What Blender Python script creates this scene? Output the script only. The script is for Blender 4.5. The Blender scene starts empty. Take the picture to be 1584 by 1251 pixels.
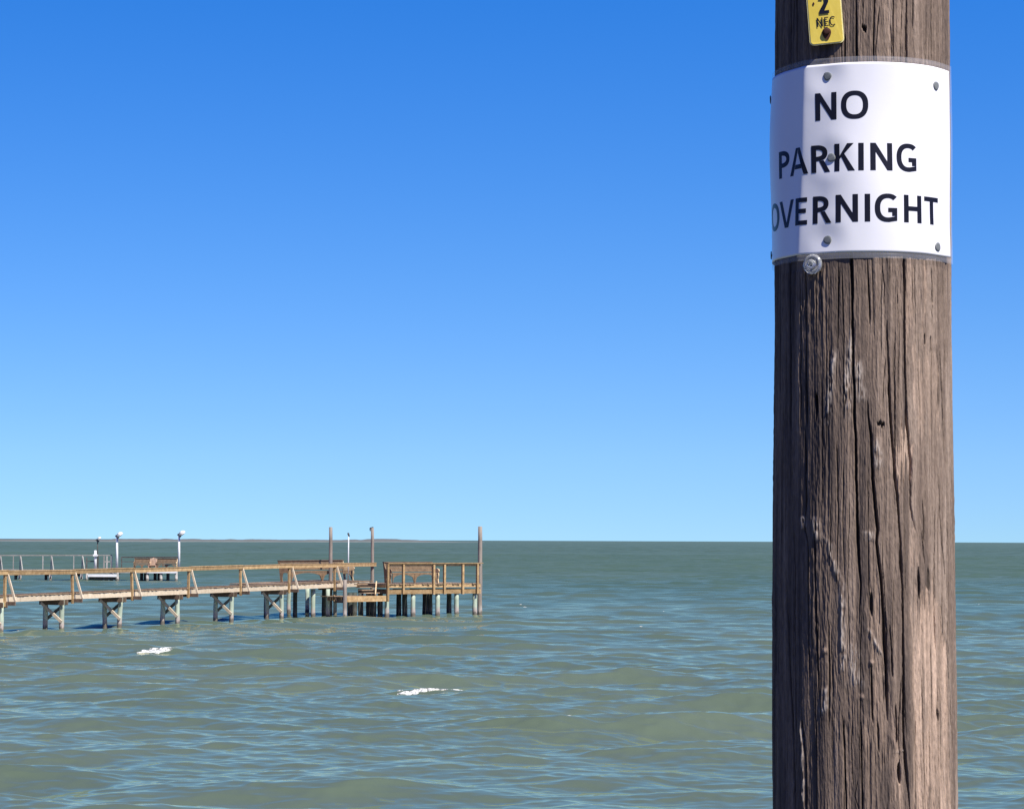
import bpy, bmesh, math, random
import numpy as np
from mathutils import Vector, Matrix

# ------------------------------------------------------------------ camera
SC = bpy.context.scene
COL = SC.collection
PW, PH, F = 1584.0, 1251.0, 3800.0          # photograph size and focal length in its pixels
CAMH = 3.6                                  # eye height above the water
PITCH = math.atan((835.6 - PH / 2) / F)
ROLL = 0.0040
_f = Vector((0, math.cos(PITCH), math.sin(PITCH)))
_r0 = Vector((1, 0, 0)); _u0 = Vector((0, -math.sin(PITCH), math.cos(PITCH)))
_r = _r0 * math.cos(ROLL) + _u0 * math.sin(ROLL)
_u = -_r0 * math.sin(ROLL) + _u0 * math.cos(ROLL)
CAM = Vector((0, 0, CAMH))
cd = bpy.data.cameras.new('camera'); cam = bpy.data.objects.new('camera', cd); COL.objects.link(cam)
cam.matrix_world = Matrix(((_r.x, _u.x, -_f.x, CAM.x), (_r.y, _u.y, -_f.y, CAM.y),
                           (_r.z, _u.z, -_f.z, CAM.z), (0, 0, 0, 1)))
cd.sensor_width = 36; cd.lens = F / PW * 36; cd.clip_start = 0.05; cd.clip_end = 90000
SC.camera = cam

# ------------------------------------------------------------------ sun and sky
SUN_EL = math.radians(54); SUN_AZ = math.radians(139)      # azimuth clockwise from +Y (view direction)
sdir = Vector((math.sin(SUN_AZ) * math.cos(SUN_EL), math.cos(SUN_AZ) * math.cos(SUN_EL), math.sin(SUN_EL)))
sl = bpy.data.lights.new('sun', 'SUN'); sl.energy = 5.0; sl.angle = math.radians(0.5); sl.color = (1, 0.94, 0.86)
so = bpy.data.objects.new('sun', sl); COL.objects.link(so)
so.rotation_euler = (-sdir).to_track_quat('-Z', 'Y').to_euler(); so.location = (20, -30, 40)
W = bpy.data.worlds.new('World'); SC.world = W; W.use_nodes = True
nt = W.node_tree; nt.nodes.clear()
wo = nt.nodes.new('ShaderNodeOutputWorld'); bg = nt.nodes.new('ShaderNodeBackground')
sky = nt.nodes.new('ShaderNodeTexSky'); sky.sky_type = 'NISHITA'; sky.sun_disc = False
sky.sun_elevation = SUN_EL; sky.sun_rotation = SUN_AZ
sky.altitude = 0; sky.air_density = 2.296; sky.dust_density = 0.0; sky.ozone_density = 0.98
tcw = nt.nodes.new('ShaderNodeTexCoord'); sxw = nt.nodes.new('ShaderNodeSeparateXYZ'); cxw = nt.nodes.new('ShaderNodeCombineXYZ')
maw = nt.nodes.new('ShaderNodeMath'); maw.operation = 'MULTIPLY_ADD'; maw.inputs[1].default_value = 1.20; maw.inputs[2].default_value = 0.2203
nrw = nt.nodes.new('ShaderNodeVectorMath'); nrw.operation = 'NORMALIZE'
gaw = nt.nodes.new('ShaderNodeGamma'); gaw.inputs[1].default_value = 1.815
hs = nt.nodes.new('ShaderNodeHueSaturation'); hs.inputs['Saturation'].default_value = 1.36
tiw = nt.nodes.new('ShaderNodeMix'); tiw.data_type = 'RGBA'; tiw.blend_type = 'MULTIPLY'; tiw.inputs[0].default_value = 1
EXPO = 0.55
_k = 2.0 / 2 ** EXPO
tiw.inputs[7].default_value = (0.288 * _k, 0.298 * _k, 0.520 * _k, 1)
_l = nt.links.new
_l(tcw.outputs['Generated'], sxw.inputs[0]); _l(sxw.outputs[0], cxw.inputs[0]); _l(sxw.outputs[1], cxw.inputs[1])
mnw = nt.nodes.new('ShaderNodeMath'); mnw.operation = 'MINIMUM'; mnw.inputs[1].default_value = 0.24
mxw = nt.nodes.new('ShaderNodeMath'); mxw.operation = 'MULTIPLY_ADD'; mxw.inputs[1].default_value = 0.18
_l(sxw.outputs[2], mnw.inputs[0]); _l(sxw.outputs[2], mxw.inputs[0]); _l(mnw.outputs[0], mxw.inputs[2])
_l(mxw.outputs[0], maw.inputs[0]); _l(maw.outputs[0], cxw.inputs[2]); _l(cxw.outputs[0], nrw.inputs[0]); _l(nrw.outputs[0], sky.inputs[0])
_l(sky.outputs[0], gaw.inputs[0]); _l(gaw.outputs[0], hs.inputs['Color']); _l(hs.outputs[0], tiw.inputs[6]); 
# overhead and behind the camera: second Nishita sky, added as blue fill light
sk2 = nt.nodes.new('ShaderNodeTexSky'); sk2.sky_type = 'NISHITA'; sk2.sun_disc = False
sk2.sun_elevation = SUN_EL; sk2.sun_rotation = SUN_AZ; sk2.dust_density = 0.6
hiw = nt.nodes.new('ShaderNodeMapRange'); hiw.interpolation_type = 'SMOOTHSTEP'; hiw.inputs[1].default_value = 0.225; hiw.inputs[2].default_value = 0.42
bkw = nt.nodes.new('ShaderNodeMapRange'); bkw.interpolation_type = 'SMOOTHSTEP'; bkw.inputs[1].default_value = 0.90; bkw.inputs[2].default_value = 0.45
mm_ = nt.nodes.new('ShaderNodeMath'); mm_.operation = 'MAXIMUM'
mxs = nt.nodes.new('ShaderNodeMix'); mxs.data_type = 'RGBA'
sc2 = nt.nodes.new('ShaderNodeMix'); sc2.data_type = 'RGBA'; sc2.blend_type = 'MULTIPLY'; sc2.inputs[0].default_value = 1; sc2.inputs[7].default_value = (0.14, 0.38, 1.50, 1)
_l(sxw.outputs[2], hiw.inputs[0]); _l(sxw.outputs[1], bkw.inputs[0]); _l(hiw.outputs[0], mm_.inputs[0]); _l(bkw.outputs[0], mm_.inputs[1])
_l(sk2.outputs[0], sc2.inputs[6]); _l(mm_.outputs[0], mxs.inputs[0]); _l(tiw.outputs[2], mxs.inputs[6]); _l(sc2.outputs[2], mxs.inputs[7])
_l(mxs.outputs[2], bg.inputs[0])
bg.inputs[1].default_value = 0.05
nt.links.new(bg.outputs[0], wo.inputs[0])
SC.view_settings.view_transform = 'Standard'; SC.view_settings.look = 'None'
SC.view_settings.exposure = EXPO; SC.view_settings.gamma = 1.0
SC.view_settings.use_curve_mapping = False

# ------------------------------------------------------------------ pixel -> world helpers
def ray(px, py): return _f + _r * ((px - PW / 2) / F) - _u * ((py - PH / 2) / F)
def at(px, py, Y):
    d = ray(px, py); return CAM + d * (Y / d.y)
def water(px, py):
    d = ray(px, py); return CAM + d * (CAMH / -d.z)
def proj(p):
    d = Vector(p) - CAM; z = d.dot(_f)
    return PW / 2 + F * d.dot(_r) / z, PH / 2 - F * d.dot(_u) / z
def on_line(p, d, px, lo=-60, hi=80):
    for _ in range(60):
        m = (lo + hi) / 2
        if proj(p + d * m)[0] < px: lo = m
        else: hi = m
    return p + d * lo
def height(px, py, Y): return at(px, py, Y).z

# ------------------------------------------------------------------ noise
_rng = np.random.default_rng(7)
_T = _rng.random((16, 256, 256)).astype(np.float32)
def vn(x, y, s=0):
    t = _T[s % 16]
    xi = np.floor(x).astype(np.int64); yi = np.floor(y).astype(np.int64)
    fx = (x - xi).astype(np.float32); fy = (y - yi).astype(np.float32)
    fx = fx * fx * (3 - 2 * fx); fy = fy * fy * (3 - 2 * fy)
    a, b, c, d = xi & 255, (xi + 1) & 255, yi & 255, (yi + 1) & 255
    return (t[a, c] * (1 - fx) * (1 - fy) + t[b, c] * fx * (1 - fy) + t[a, d] * (1 - fx) * fy + t[b, d] * fx * fy)
def sm(a, b, x):
    t = np.clip((x - a) / (b - a), 0, 1); return t * t * (3 - 2 * t)

# ------------------------------------------------------------------ materials
MATS = {}
def mat(name, rough=0.7, spec=0.5):
    m = bpy.data.materials.new(name); m.use_nodes = True
    b = m.node_tree.nodes['Principled BSDF']
    b.inputs['Roughness'].default_value = rough; b.inputs['Specular IOR Level'].default_value = spec
    MATS[name] = m
    return m, m.node_tree, b
def N(t, kind, **kw):
    n = t.nodes.new(kind)
    for k, v in kw.items():
        if k in n.inputs: n.inputs[k].default_value = v
        else: setattr(n, k, v)
    return n
def ramp(t, stops):
    n = t.nodes.new('ShaderNodeValToRGB'); e = n.color_ramp.elements
    while len(e) < len(stops): e.new(0.5)
    for i, (p, c) in enumerate(stops):
        e[i].position = p; e[i].color = (*c, 1)
    return n
def noisy(name, c1, c2, scale=(1, 1, 1), rough=0.75, bump=0.3, dist=0.01, spec=0.3, jitter=0.25, foot=None):
    """weathered solid: two tones blended by stretched noise, varied a little from board to board"""
    m, t, b = mat(name, rough, spec)
    tc = N(t, 'ShaderNodeTexCoord'); mp = N(t, 'ShaderNodeMapping'); mp.inputs['Scale'].default_value = scale
    t.links.new(tc.outputs['Object'], mp.inputs[0])
    n = N(t, 'ShaderNodeTexNoise', Scale=1.0, Detail=5.0, Roughness=0.65)
    t.links.new(mp.outputs[0], n.inputs['Vector'])
    r = ramp(t, [(0.3, c1), (0.72, c2)]); t.links.new(n.outputs[0], r.inputs[0])
    oi = N(t, 'ShaderNodeObjectInfo'); mr = N(t, 'ShaderNodeMapRange')
    mr.inputs[3].default_value = 1 - jitter; mr.inputs[4].default_value = 1 + jitter
    t.links.new(oi.outputs['Random'], mr.inputs[0])
    hv = N(t, 'ShaderNodeHueSaturation'); t.links.new(r.outputs[0], hv.inputs['Color']); t.links.new(mr.outputs[0], hv.inputs['Value'])
    out = hv.outputs[0]
    if foot:                                    # crust of barnacles and salt near the waterline
        ge = N(t, 'ShaderNodeNewGeometry'); sx = N(t, 'ShaderNodeSeparateXYZ'); t.links.new(ge.outputs['Position'], sx.inputs[0])
        ad = N(t, 'ShaderNodeMath', operation='MULTIPLY_ADD'); ad.inputs[1].default_value = 0.5
        t.links.new(n.outputs[0], ad.inputs[0]); t.links.new(sx.outputs[2], ad.inputs[2])
        mr2 = N(t, 'ShaderNodeMapRange'); mr2.inputs[1].default_value = 0.55; mr2.inputs[2].default_value = 0.75
        mr2.inputs[3].default_value = 1; mr2.inputs[4].default_value = 0
        t.links.new(ad.outputs[0], mr2.inputs[0])
        mx = N(t, 'ShaderNodeMix', data_type='RGBA'); t.links.new(mr2.outputs[0], mx.inputs[0])
        t.links.new(out, mx.inputs[6]); mx.inputs[7].default_value = (*foot, 1); out = mx.outputs[2]
        mr3 = N(t, 'ShaderNodeMapRange'); mr3.inputs[1].default_value = 0.38; mr3.inputs[2].default_value = 0.48; mr3.inputs[3].default_value = 0.75; mr3.inputs[4].default_value = 0   # wet, weedy tide band
        t.links.new(ad.outputs[0], mr3.inputs[0]); mx3 = N(t, 'ShaderNodeMix', data_type='RGBA'); t.links.new(mr3.outputs[0], mx3.inputs[0])
        t.links.new(out, mx3.inputs[6]); mx3.inputs[7].default_value = (0.045, 0.045, 0.03, 1); out = mx3.outputs[2]
    t.links.new(out, b.inputs['Base Color'])
    if bump:
        bp = N(t, 'ShaderNodeBump', Strength=bump, Distance=dist)
        t.links.new(n.outputs[0], bp.inputs['Height']); t.links.new(bp.outputs[0], b.inputs['Normal'])
    return m

noisy('tan_wood', (0.25, 0.155, 0.068), (0.49, 0.345, 0.175), (6, 6, 6))
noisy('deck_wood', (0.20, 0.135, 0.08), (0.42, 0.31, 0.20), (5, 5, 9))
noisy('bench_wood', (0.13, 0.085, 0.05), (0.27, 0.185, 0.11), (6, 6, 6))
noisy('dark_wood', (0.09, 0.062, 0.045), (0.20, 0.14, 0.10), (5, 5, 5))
noisy('pale_wood', (0.50, 0.41, 0.28), (0.68, 0.58, 0.43), (6, 6, 4), jitter=0.1)
noisy('grey_wood', (0.17, 0.145, 0.12), (0.33, 0.285, 0.24), (9, 9, 1.2), foot=(0.40, 0.36, 0.32))
noisy('green_pile', (0.30, 0.37, 0.28), (0.48, 0.55, 0.43), (7, 7, 1.5), foot=(0.40, 0.35, 0.31), jitter=0.15)
noisy('shaded_pile', (0.035, 0.045, 0.038), (0.08, 0.095, 0.08), (7, 7, 1.5), foot=(0.10, 0.10, 0.09), jitter=0.15)  # back-row piles: shade under the deck put into the colour
noisy('brace_wood', (0.10, 0.11, 0.095), (0.22, 0.22, 0.19), (7, 7, 3))
noisy('scroll_wood', (0.55, 0.40, 0.22), (0.75, 0.58, 0.36), (4, 4, 4), jitter=0.1)
noisy('white_paint', (0.62, 0.63, 0.62), (0.80, 0.80, 0.78), (3, 3, 3), jitter=0.06, rough=0.5)
noisy('far_wood', (0.22, 0.22, 0.20), (0.38, 0.37, 0.34), (4, 4, 4), foot=(0.45, 0.42, 0.38))
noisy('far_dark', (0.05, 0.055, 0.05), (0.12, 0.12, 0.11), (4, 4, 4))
noisy('cedar_wood', (0.24, 0.15, 0.10), (0.40, 0.27, 0.19), (6, 6, 6))
noisy('dark_metal', (0.03, 0.032, 0.035), (0.07, 0.07, 0.07), (20, 20, 20), rough=0.5)
noisy('pale_metal', (0.45, 0.48, 0.50), (0.60, 0.62, 0.63), (9, 9, 9), rough=0.45, jitter=0.05)

# ------------------------------------------------------------------ mesh helpers
class MB:
    def __init__(s): s.v = []; s.f = []
    def add(s, vs, fs):
        o = len(s.v); s.v += [tuple(p) for p in vs]; s.f += [tuple(i + o for i in q) for q in fs]; return s
    def beam(s, p, q, w, h, up=(0, 0, 1)):
        p = Vector(p); q = Vector(q); d = (q - p).normalized(); up = Vector(up)
        if abs(d.dot(up)) > 0.98: up = Vector((0, 1, 0))
        sd = d.cross(up).normalized(); u = sd.cross(d).normalized()
        vs = [e + sd * (a * w / 2) + u * (b * h / 2) for e in (p, q) for a, b in ((-1, -1), (1, -1), (1, 1), (-1, 1))]
        return s.add(vs, [(0, 1, 2, 3), (7, 6, 5, 4), (0, 4, 5, 1), (1, 5, 6, 2), (2, 6, 7, 3), (3, 7, 4, 0)])
    def cyl(s, p, q, r1, r2=None, n=12, wob=0.0, seg=1):
        r2 = r1 if r2 is None else r2
        p = Vector(p); q = Vector(q); d = (q - p).normalized()
        a = Vector((1, 0, 0)) if abs(d.x) < 0.9 else Vector((0, 1, 0))
        x = d.cross(a).normalized(); y = d.cross(x)
        o = len(s.v)
        for k in range(seg + 1):
            t = k / seg; c = p.lerp(q, t); r = r1 + (r2 - r1) * t
            if wob and 0 < k < seg: c = c + x * random.uniform(-wob, wob) + y * random.uniform(-wob, wob)
            for i in range(n):
                an = 2 * math.pi * i / n; rr = r * (1 + (random.uniform(-.06, .06) if wob else 0))
                s.v.append(tuple(c + x * (rr * math.cos(an)) + y * (rr * math.sin(an))))
        for k in range(seg):
            for i in range(n):
                j = (i + 1) % n; b0 = o + k * n; b1 = b0 + n
                s.f.append((b0 + i, b1 + i, b1 + j, b0 + j))
        s.f.append(tuple(o + i for i in range(n))); s.f.append(tuple(o + seg * n + i for i in reversed(range(n))))
        return s
    def build(s, name, m, parent=None, smooth=False):
        me = bpy.data.meshes.new(name)
        off = parent_loc(parent)
        me.from_pydata([(a - off[0], b - off[1], c - off[2]) for a, b, c in s.v], [], s.f)
        me.materials.append(MATS[m] if isinstance(m, str) else m)
        bm = bmesh.new(); bm.from_mesh(me); bmesh.ops.recalc_face_normals(bm, faces=bm.faces); bm.to_mesh(me); bm.free()
        if smooth: me.polygons.foreach_set('use_smooth', [True] * len(me.polygons))
        o = bpy.data.objects.new(name, me); COL.objects.link(o)
        if parent: o.parent = parent
        return o
def parent_loc(p):
    x = Vector((0, 0, 0))
    while p: x = x + p.location; p = p.parent
    return x
def tag(o, label, cat, group=None):
    o['label'] = label; o['category'] = cat
    if group: o['group'] = group
    return o
def thing(name, label, cat, loc, group=None):
    o = bpy.data.objects.new(name, None); o.empty_display_size = 0.2; COL.objects.link(o); o.location = loc
    return tag(o, label, cat, group)
def grid_mesh(name, X, Y, Z, m, wrap=False, smooth=True):
    """rows x cols arrays -> one mesh"""
    R, C = X.shape
    me = bpy.data.meshes.new(name)
    co = np.stack([X, Y, Z], -1).astype(np.float32).reshape(-1)
    idx = np.arange(R * C).reshape(R, C)
    if wrap: idx = np.concatenate([idx, idx[:, :1]], 1)
    q = np.stack([idx[:-1, :-1], idx[:-1, 1:], idx[1:, 1:], idx[1:, :-1]], -1).reshape(-1, 4).astype(np.int32)
    me.vertices.add(R * C); me.vertices.foreach_set('co', co)
    me.loops.add(q.size); me.loops.foreach_set('vertex_index', q.reshape(-1))
    me.polygons.add(len(q)); me.polygons.foreach_set('loop_start', np.arange(0, q.size, 4, dtype=np.int32))
    me.polygons.foreach_set('loop_total', np.full(len(q), 4, np.int32))
    me.polygons.foreach_set('use_smooth', np.full(len(q), smooth))
    me.update(calc_edges=True); me.validate()
    me.materials.append(MATS[m] if isinstance(m, str) else m)
    o = bpy.data.objects.new(name, me); COL.objects.link(o)
    return o

# ================================================================== WATER
m, t, b = mat('sea_water', 0.08, 0.5)
wgl = N(t, 'ShaderNodeBsdfGlossy'); wgl.inputs['Roughness'].default_value = 0.06; wgl.inputs['Color'].default_value = (1.0, 0.92, 0.66, 1)
wdf = N(t, 'ShaderNodeBsdfDiffuse'); wfr = N(t, 'ShaderNodeFresnel', IOR=1.33); wmx = N(t, 'ShaderNodeMixShader')
wml = N(t, 'ShaderNodeMath', operation='MULTIPLY'); wml.inputs[1].default_value = 0.95
t.links.new(wfr.outputs[0], wml.inputs[0]); t.links.new(wml.outputs[0], wmx.inputs[0]); wd2 = N(t, 'ShaderNodeBsdfDiffuse'); wad = N(t, 'ShaderNodeAddShader')
t.links.new(wd2.outputs[0], wad.inputs[0]); t.links.new(wgl.outputs[0], wad.inputs[1]); t.links.new(wdf.outputs[0], wmx.inputs[1]); t.links.new(wad.outputs[0], wmx.inputs[2])
t.links.new(wmx.outputs[0], t.nodes['Material Output'].inputs[0])
tc = N(t, 'ShaderNodeTexCoord')
nz = N(t, 'ShaderNodeTexNoise', Scale=0.06, Detail=3.0); t.links.new(tc.outputs['Object'], nz.inputs['Vector'])
rp = ramp(t, [(0.35, (0.073, 0.102, 0.072)), (0.65, (0.090, 0.119, 0.084))]); t.links.new(nz.outputs[0], rp.inputs[0])
# silty olive water inshore, greener and deeper water farther out
rp2 = ramp(t, [(0.35, (0.045, 0.083, 0.067)), (0.65, (0.056, 0.096, 0.077))]); t.links.new(nz.outputs[0], rp2.inputs[0])
sxy = N(t, 'ShaderNodeSeparateXYZ'); t.links.new(tc.outputs['Object'], sxy.inputs[0])
mrd = N(t, 'ShaderNodeMapRange'); mrd.interpolation_type = 'SMOOTHSTEP'; mrd.inputs[1].default_value = 45; mrd.inputs[2].default_value = 210
t.links.new(sxy.outputs[1], mrd.inputs[0])
mxd = N(t, 'ShaderNodeMix', data_type='RGBA'); t.links.new(mrd.outputs[0], mxd.inputs[0]); t.links.new(rp.outputs[0], mxd.inputs[6]); t.links.new(rp2.outputs[0], mxd.inputs[7])
t.links.new(mxd.outputs[2], wdf.inputs['Color'])
wsc = N(t, 'ShaderNodeMix', data_type='RGBA', blend_type='MULTIPLY'); wsc.inputs[0].default_value = 1; wsc.inputs[7].default_value = (0.62, 0.60, 0.60, 1)
t.links.new(mxd.outputs[2], wsc.inputs[6]); t.links.new(wsc.outputs[2], wd2.inputs['Color'])
# offshore the open bay is rougher: weaker, more spread reflections
mrr = N(t, 'ShaderNodeMapRange'); mrr.inputs[1].default_value = 30; mrr.inputs[2].default_value = 290
mrr.inputs[3].default_value = 1.0; mrr.inputs[4].default_value = 0.24
t.links.new(sxy.outputs[1], mrr.inputs[0]); t.links.new(mrr.outputs[0], wml.inputs[1])
mrg = N(t, 'ShaderNodeMapRange'); mrg.inputs[1].default_value = 50; mrg.inputs[2].default_value = 260
mrg.inputs[3].default_value = 0.05; mrg.inputs[4].default_value = 0.30
t.links.new(sxy.outputs[1], mrg.inputs[0]); t.links.new(mrg.outputs[0], wgl.inputs['Roughness'])
ge = N(t, 'ShaderNodeNewGeometry'); last = ge.outputs['Normal']
for sc_, st_, de_ in (((2.2, 6.0, 1), 0.012, 4.0), ((7.0, 18.0, 1), 0.022, 3.0)):
    mp = N(t, 'ShaderNodeMapping'); mp.inputs['Scale'].default_value = sc_
    t.links.new(tc.outputs['Object'], mp.inputs[0])
    n2 = N(t, 'ShaderNodeTexNoise', Scale=1.0, Detail=de_, Roughness=0.55); t.links.new(mp.outputs[0], n2.inputs['Vector'])
    sub = N(t, 'ShaderNodeVectorMath', operation='SUBTRACT'); sub.inputs[1].default_value = (0.5, 0.5, 0.5)
    t.links.new(n2.outputs['Color'], sub.inputs[0])
    mul = N(t, 'ShaderNodeVectorMath', operation='MULTIPLY'); mul.inputs[1].default_value = (st_ * 2.0, st_ * 2.8, 0)
    t.links.new(sub.outputs[0], mul.inputs[0])
    ad = N(t, 'ShaderNodeVectorMath', operation='ADD'); t.links.new(last, ad.inputs[0]); t.links.new(mul.outputs[0], ad.inputs[1])
    last = ad.outputs[0]
nn = N(t, 'ShaderNodeVectorMath', operation='NORMALIZE'); t.links.new(last, nn.inputs[0])
for nd in (wgl, wdf, wd2, wfr): t.links.new(nn.outputs[0], nd.inputs['Normal'])
t.nodes.remove(b)

rw = np.random.default_rng(21)
WAVES = []
for lam, n, slope, spread in ((6.0, 7, 0.040, 0.25), (3.8, 12, 0.074, 0.38), (2.4, 16, 0.070, 0.48), (1.4, 20, 0.060, 0.62), (0.8, 26, 0.056, 0.75), (0.45, 28, 0.054, 0.85), (0.26, 28, 0.050, 0.95)):
    for i in range(n):
        L = lam * rw.uniform(0.75, 1.35); th = -math.pi / 2 + 0.12 + rw.normal(0, spread); k = 2 * math.pi / L
        WAVES.append((L, k * math.cos(th), k * math.sin(th), slope * math.sqrt(2 / n) / k, rw.uniform(0, 6.283)))
# two breakers and a few low crests of their own: x, y, half length along the crest, height
_br = [(237, 1014, 1.2, 0.15), (655, 1072, 1.5, 0.19), (300, 1078, 1.3, 0.11), (800, 1128, 1.6, 0.11), (1040, 1152, 1.8, 0.11),
       (560, 1222, 1.3, 0.10), (210, 1190, 0.8, 0.10), (900, 1016, 2.2, 0.13), (640, 958, 3.5, 0.12)]
BREAK = [(water(a, c).x, water(a, c).y, L, hh) for a, c, L, hh in _br]
def sea(x, y, res=None):
    hx = np.zeros_like(x); hy = np.zeros_like(x); hz = np.zeros_like(x)
    gust = 0.72 + 0.56 * vn(x / 13.0 + 50, y / 17.0 + 50, 3)
    for L, kx, ky, a, ph in WAVES:
        fade = 1.0 if res is None else np.clip((L / np.maximum(res, 1e-3) - 1.3) / 1.5, 0, 1)
        k = math.hypot(kx, ky); p = kx * x + ky * y + ph
        hz += fade * a * np.cos(p); s = fade * a * np.sin(p) * 0.85
        hx -= kx / k * s; hy -= ky / k * s
    hx *= gust; hy *= gust; hz *= gust
    for bx, by, L, hh in BREAK:
        u = (x - bx) / L; v = y - by - 0.25 * np.sin(x * 2.1 + by) - 0.15 * (x - bx)
        e = np.exp(-np.minimum(u * u * 1.2, 40)); w = np.where(v < 0, 0.42, 0.95)
        hz += hh * e * np.exp(-np.minimum((v / w) ** 2, 40))
        hy -= 0.10 * hh / 0.15 * e * np.exp(-np.minimum((v / w) ** 2, 40))
    return hx, hy, hz
rows = []; y = 11.0
while y < 42000:
    rows.append(y)
    y += 0.10 if y < 27 else (min(max(y * y * 2.5e-5, 0.03), 0.5) if y < 650 else (y * 0.0028 if y < 14000 else (y - 14000) * 0.08 + 60))
rows = np.array(rows)
ca = np.concatenate([-np.geomspace(0.26, 1.6, 40)[::-1], np.linspace(-0.255, 0.255, 500), np.geomspace(0.26, 1.6, 40)])
Yg, Cg = np.meshgrid(rows, ca, indexing='ij')
Xg = Cg * (Yg + 2.0)
res = np.minimum(np.gradient(rows)[:, None] * np.ones_like(Xg), np.maximum(Yg, 1) * 0.02)
res = np.maximum(res, np.abs(np.gradient(Xg, axis=1)) * 0.8)
hx, hy, hz = sea(Xg, Yg, res)
far = 1 - sm(560, 800, Yg)
dzr = np.gradient(rows)[:, None]; ri = np.arange(len(rows))[:, None] * 1.0     # distant chop: every row a crest or trough of its own
fsea = np.minimum(0.26 * dzr, 0.7) * (vn(Xg / (4 * dzr) + ri * 7.37, ri + 0 * Xg, 4) + 0.6 * vn(Xg / (1.3 * dzr) + ri * 3.1, ri + 0 * Xg, 6) - 0.8) * sm(560, 800, Yg) * (Yg < 15000)
o = grid_mesh('water', Xg + hx * far, Yg + hy * far, hz * far + fsea, 'sea_water')
o['kind'] = 'structure'

# foam: lumpy crusts riding on the two breaking crests, and flecks
mf, tf, bf = mat('foam_white', 0.8, 0.3)
nf = N(tf, 'ShaderNodeTexNoise', Scale=16.0, Detail=5.0); rf = ramp(tf, [(0.35, (0.48, 0.50, 0.46)), (0.6, (0.80, 0.80, 0.77))])
tcf = N(tf, 'ShaderNodeTexCoord'); tf.links.new(tcf.outputs['Object'], nf.inputs['Vector'])
raf = ramp(tf, [(0.30, (0.05, 0.05, 0.05)), (0.48, (1, 1, 1))]); tf.links.new(nf.outputs[0], raf.inputs[0]); tf.links.new(raf.outputs[0], bf.inputs['Alpha'])
tf.links.new(nf.outputs[0], rf.inputs[0]); tf.links.new(rf.outputs[0], bf.inputs['Base Color'])
bpf = N(tf, 'ShaderNodeBump', Strength=0.7, Distance=0.05); tf.links.new(nf.outputs[0], bpf.inputs['Height']); tf.links.new(bpf.outputs[0], bf.inputs['Normal'])
def foam(mb, px, py, length, width, thick, seed, skew=0.0):
    c = water(px, py); n = max(10, int(length / 0.05)); mm = 9
    U, V = np.meshgrid(np.linspace(0, 1, n), np.linspace(-1, 1, mm), indexing='ij')
    prof = np.clip(np.sin(np.pi * np.clip(U, 0, 1)) ** 0.7 * (0.35 + 0.9 * vn(U * length / 0.22 + seed, U * 0 + seed, seed)), 0.02, 1.2)
    x = c.x + (U - 0.5) * length
    y = c.y + V * width * prof * 0.5 + skew * (U - 0.5) + min(width, .3) * (0.4 * (vn(U * length / 0.3 + 9, U * 0 + seed, 5) - 0.5) + 0.3 * (vn(U * length / 0.08, V * 3, 6) - .5))
    dx, dy, dz = sea(x, y)
    lump = thick * prof * (1 - V ** 2) * (0.4 + 1.1 * vn(x / 0.09, y / 0.09, 2)) - 0.03 * (V ** 4)
    Z = dz + lump + 0.006
    o = len(mb.v)
    mb.v += [(float(a), float(b_), float(z_)) for a, b_, z_ in zip((x + dx).ravel(), (y + dy).ravel(), Z.ravel())]
    for i in range(n - 1):
        for j in range(mm - 1):
            a = o + i * mm + j; mb.f.append((a, a + mm, a + mm + 1, a + 1))
FO = MB()
def breaker(px0, px1, py, seed, thick, tail):
    r = random.Random(seed); sc_ = (py - 835) / CAMH
    w_ = (px1 - px0) * (F * CAMH / (py - 835)) / F
    foam(FO, (px0 + px1) / 2, py + .4, w_, 0.30, thick * .5, seed, -0.05); foam(FO, (px0 + 3 * px1) / 4, py + .8, w_ * .42, 0.42, thick * .7, seed + 3, -0.05)
    for k in range(9):
        u = r.random(); p = px0 + (px1 - px0) * u; b_ = math.sin(math.pi * u) ** 0.6
        foam(FO, p, py + r.uniform(-0.6, 1.6) * b_ - 0.8 * (1 - u), r.uniform(0.12, 0.45), r.uniform(0.06, 0.2) * b_, thick * r.uniform(.1, .4) * b_, r.randrange(1, 15))
    for k in range(9): foam(FO, px1 - 10 + tail * r.random(), py - 1 + r.uniform(-.5, .8), r.uniform(0.1, 0.35), r.uniform(.03, .08), 0.012, r.randrange(1, 15))
breaker(208, 266, 1014.5, 3, 0.07, 8)
breaker(612, 690, 1072.5, 8, 0.09, 30)
foam(FO, 878, 1126, 0.12, 0.025, 0.004, 3)
rr = random.Random(5)
for k in range(16):
    px = rr.uniform(0, 1580); py = 845 + 170 * rr.random()
    dist = F * CAMH / (py - 835); q = max(1, dist / 70)
    for _ in range(rr.randint(1, 3)):
        foam(FO, px + rr.uniform(-9, 9), py + rr.uniform(-2, 2), rr.uniform(0.03, 0.09) * q, rr.uniform(0.012, 0.03) * q, 0.003, rr.randrange(1, 15))
o = FO.build('sea_foam', 'foam_white', None, True); o['kind'] = 'stuff'
tag(o, 'white foam of small breaking crests and flecks scattered over the choppy water', 'foam')

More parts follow.
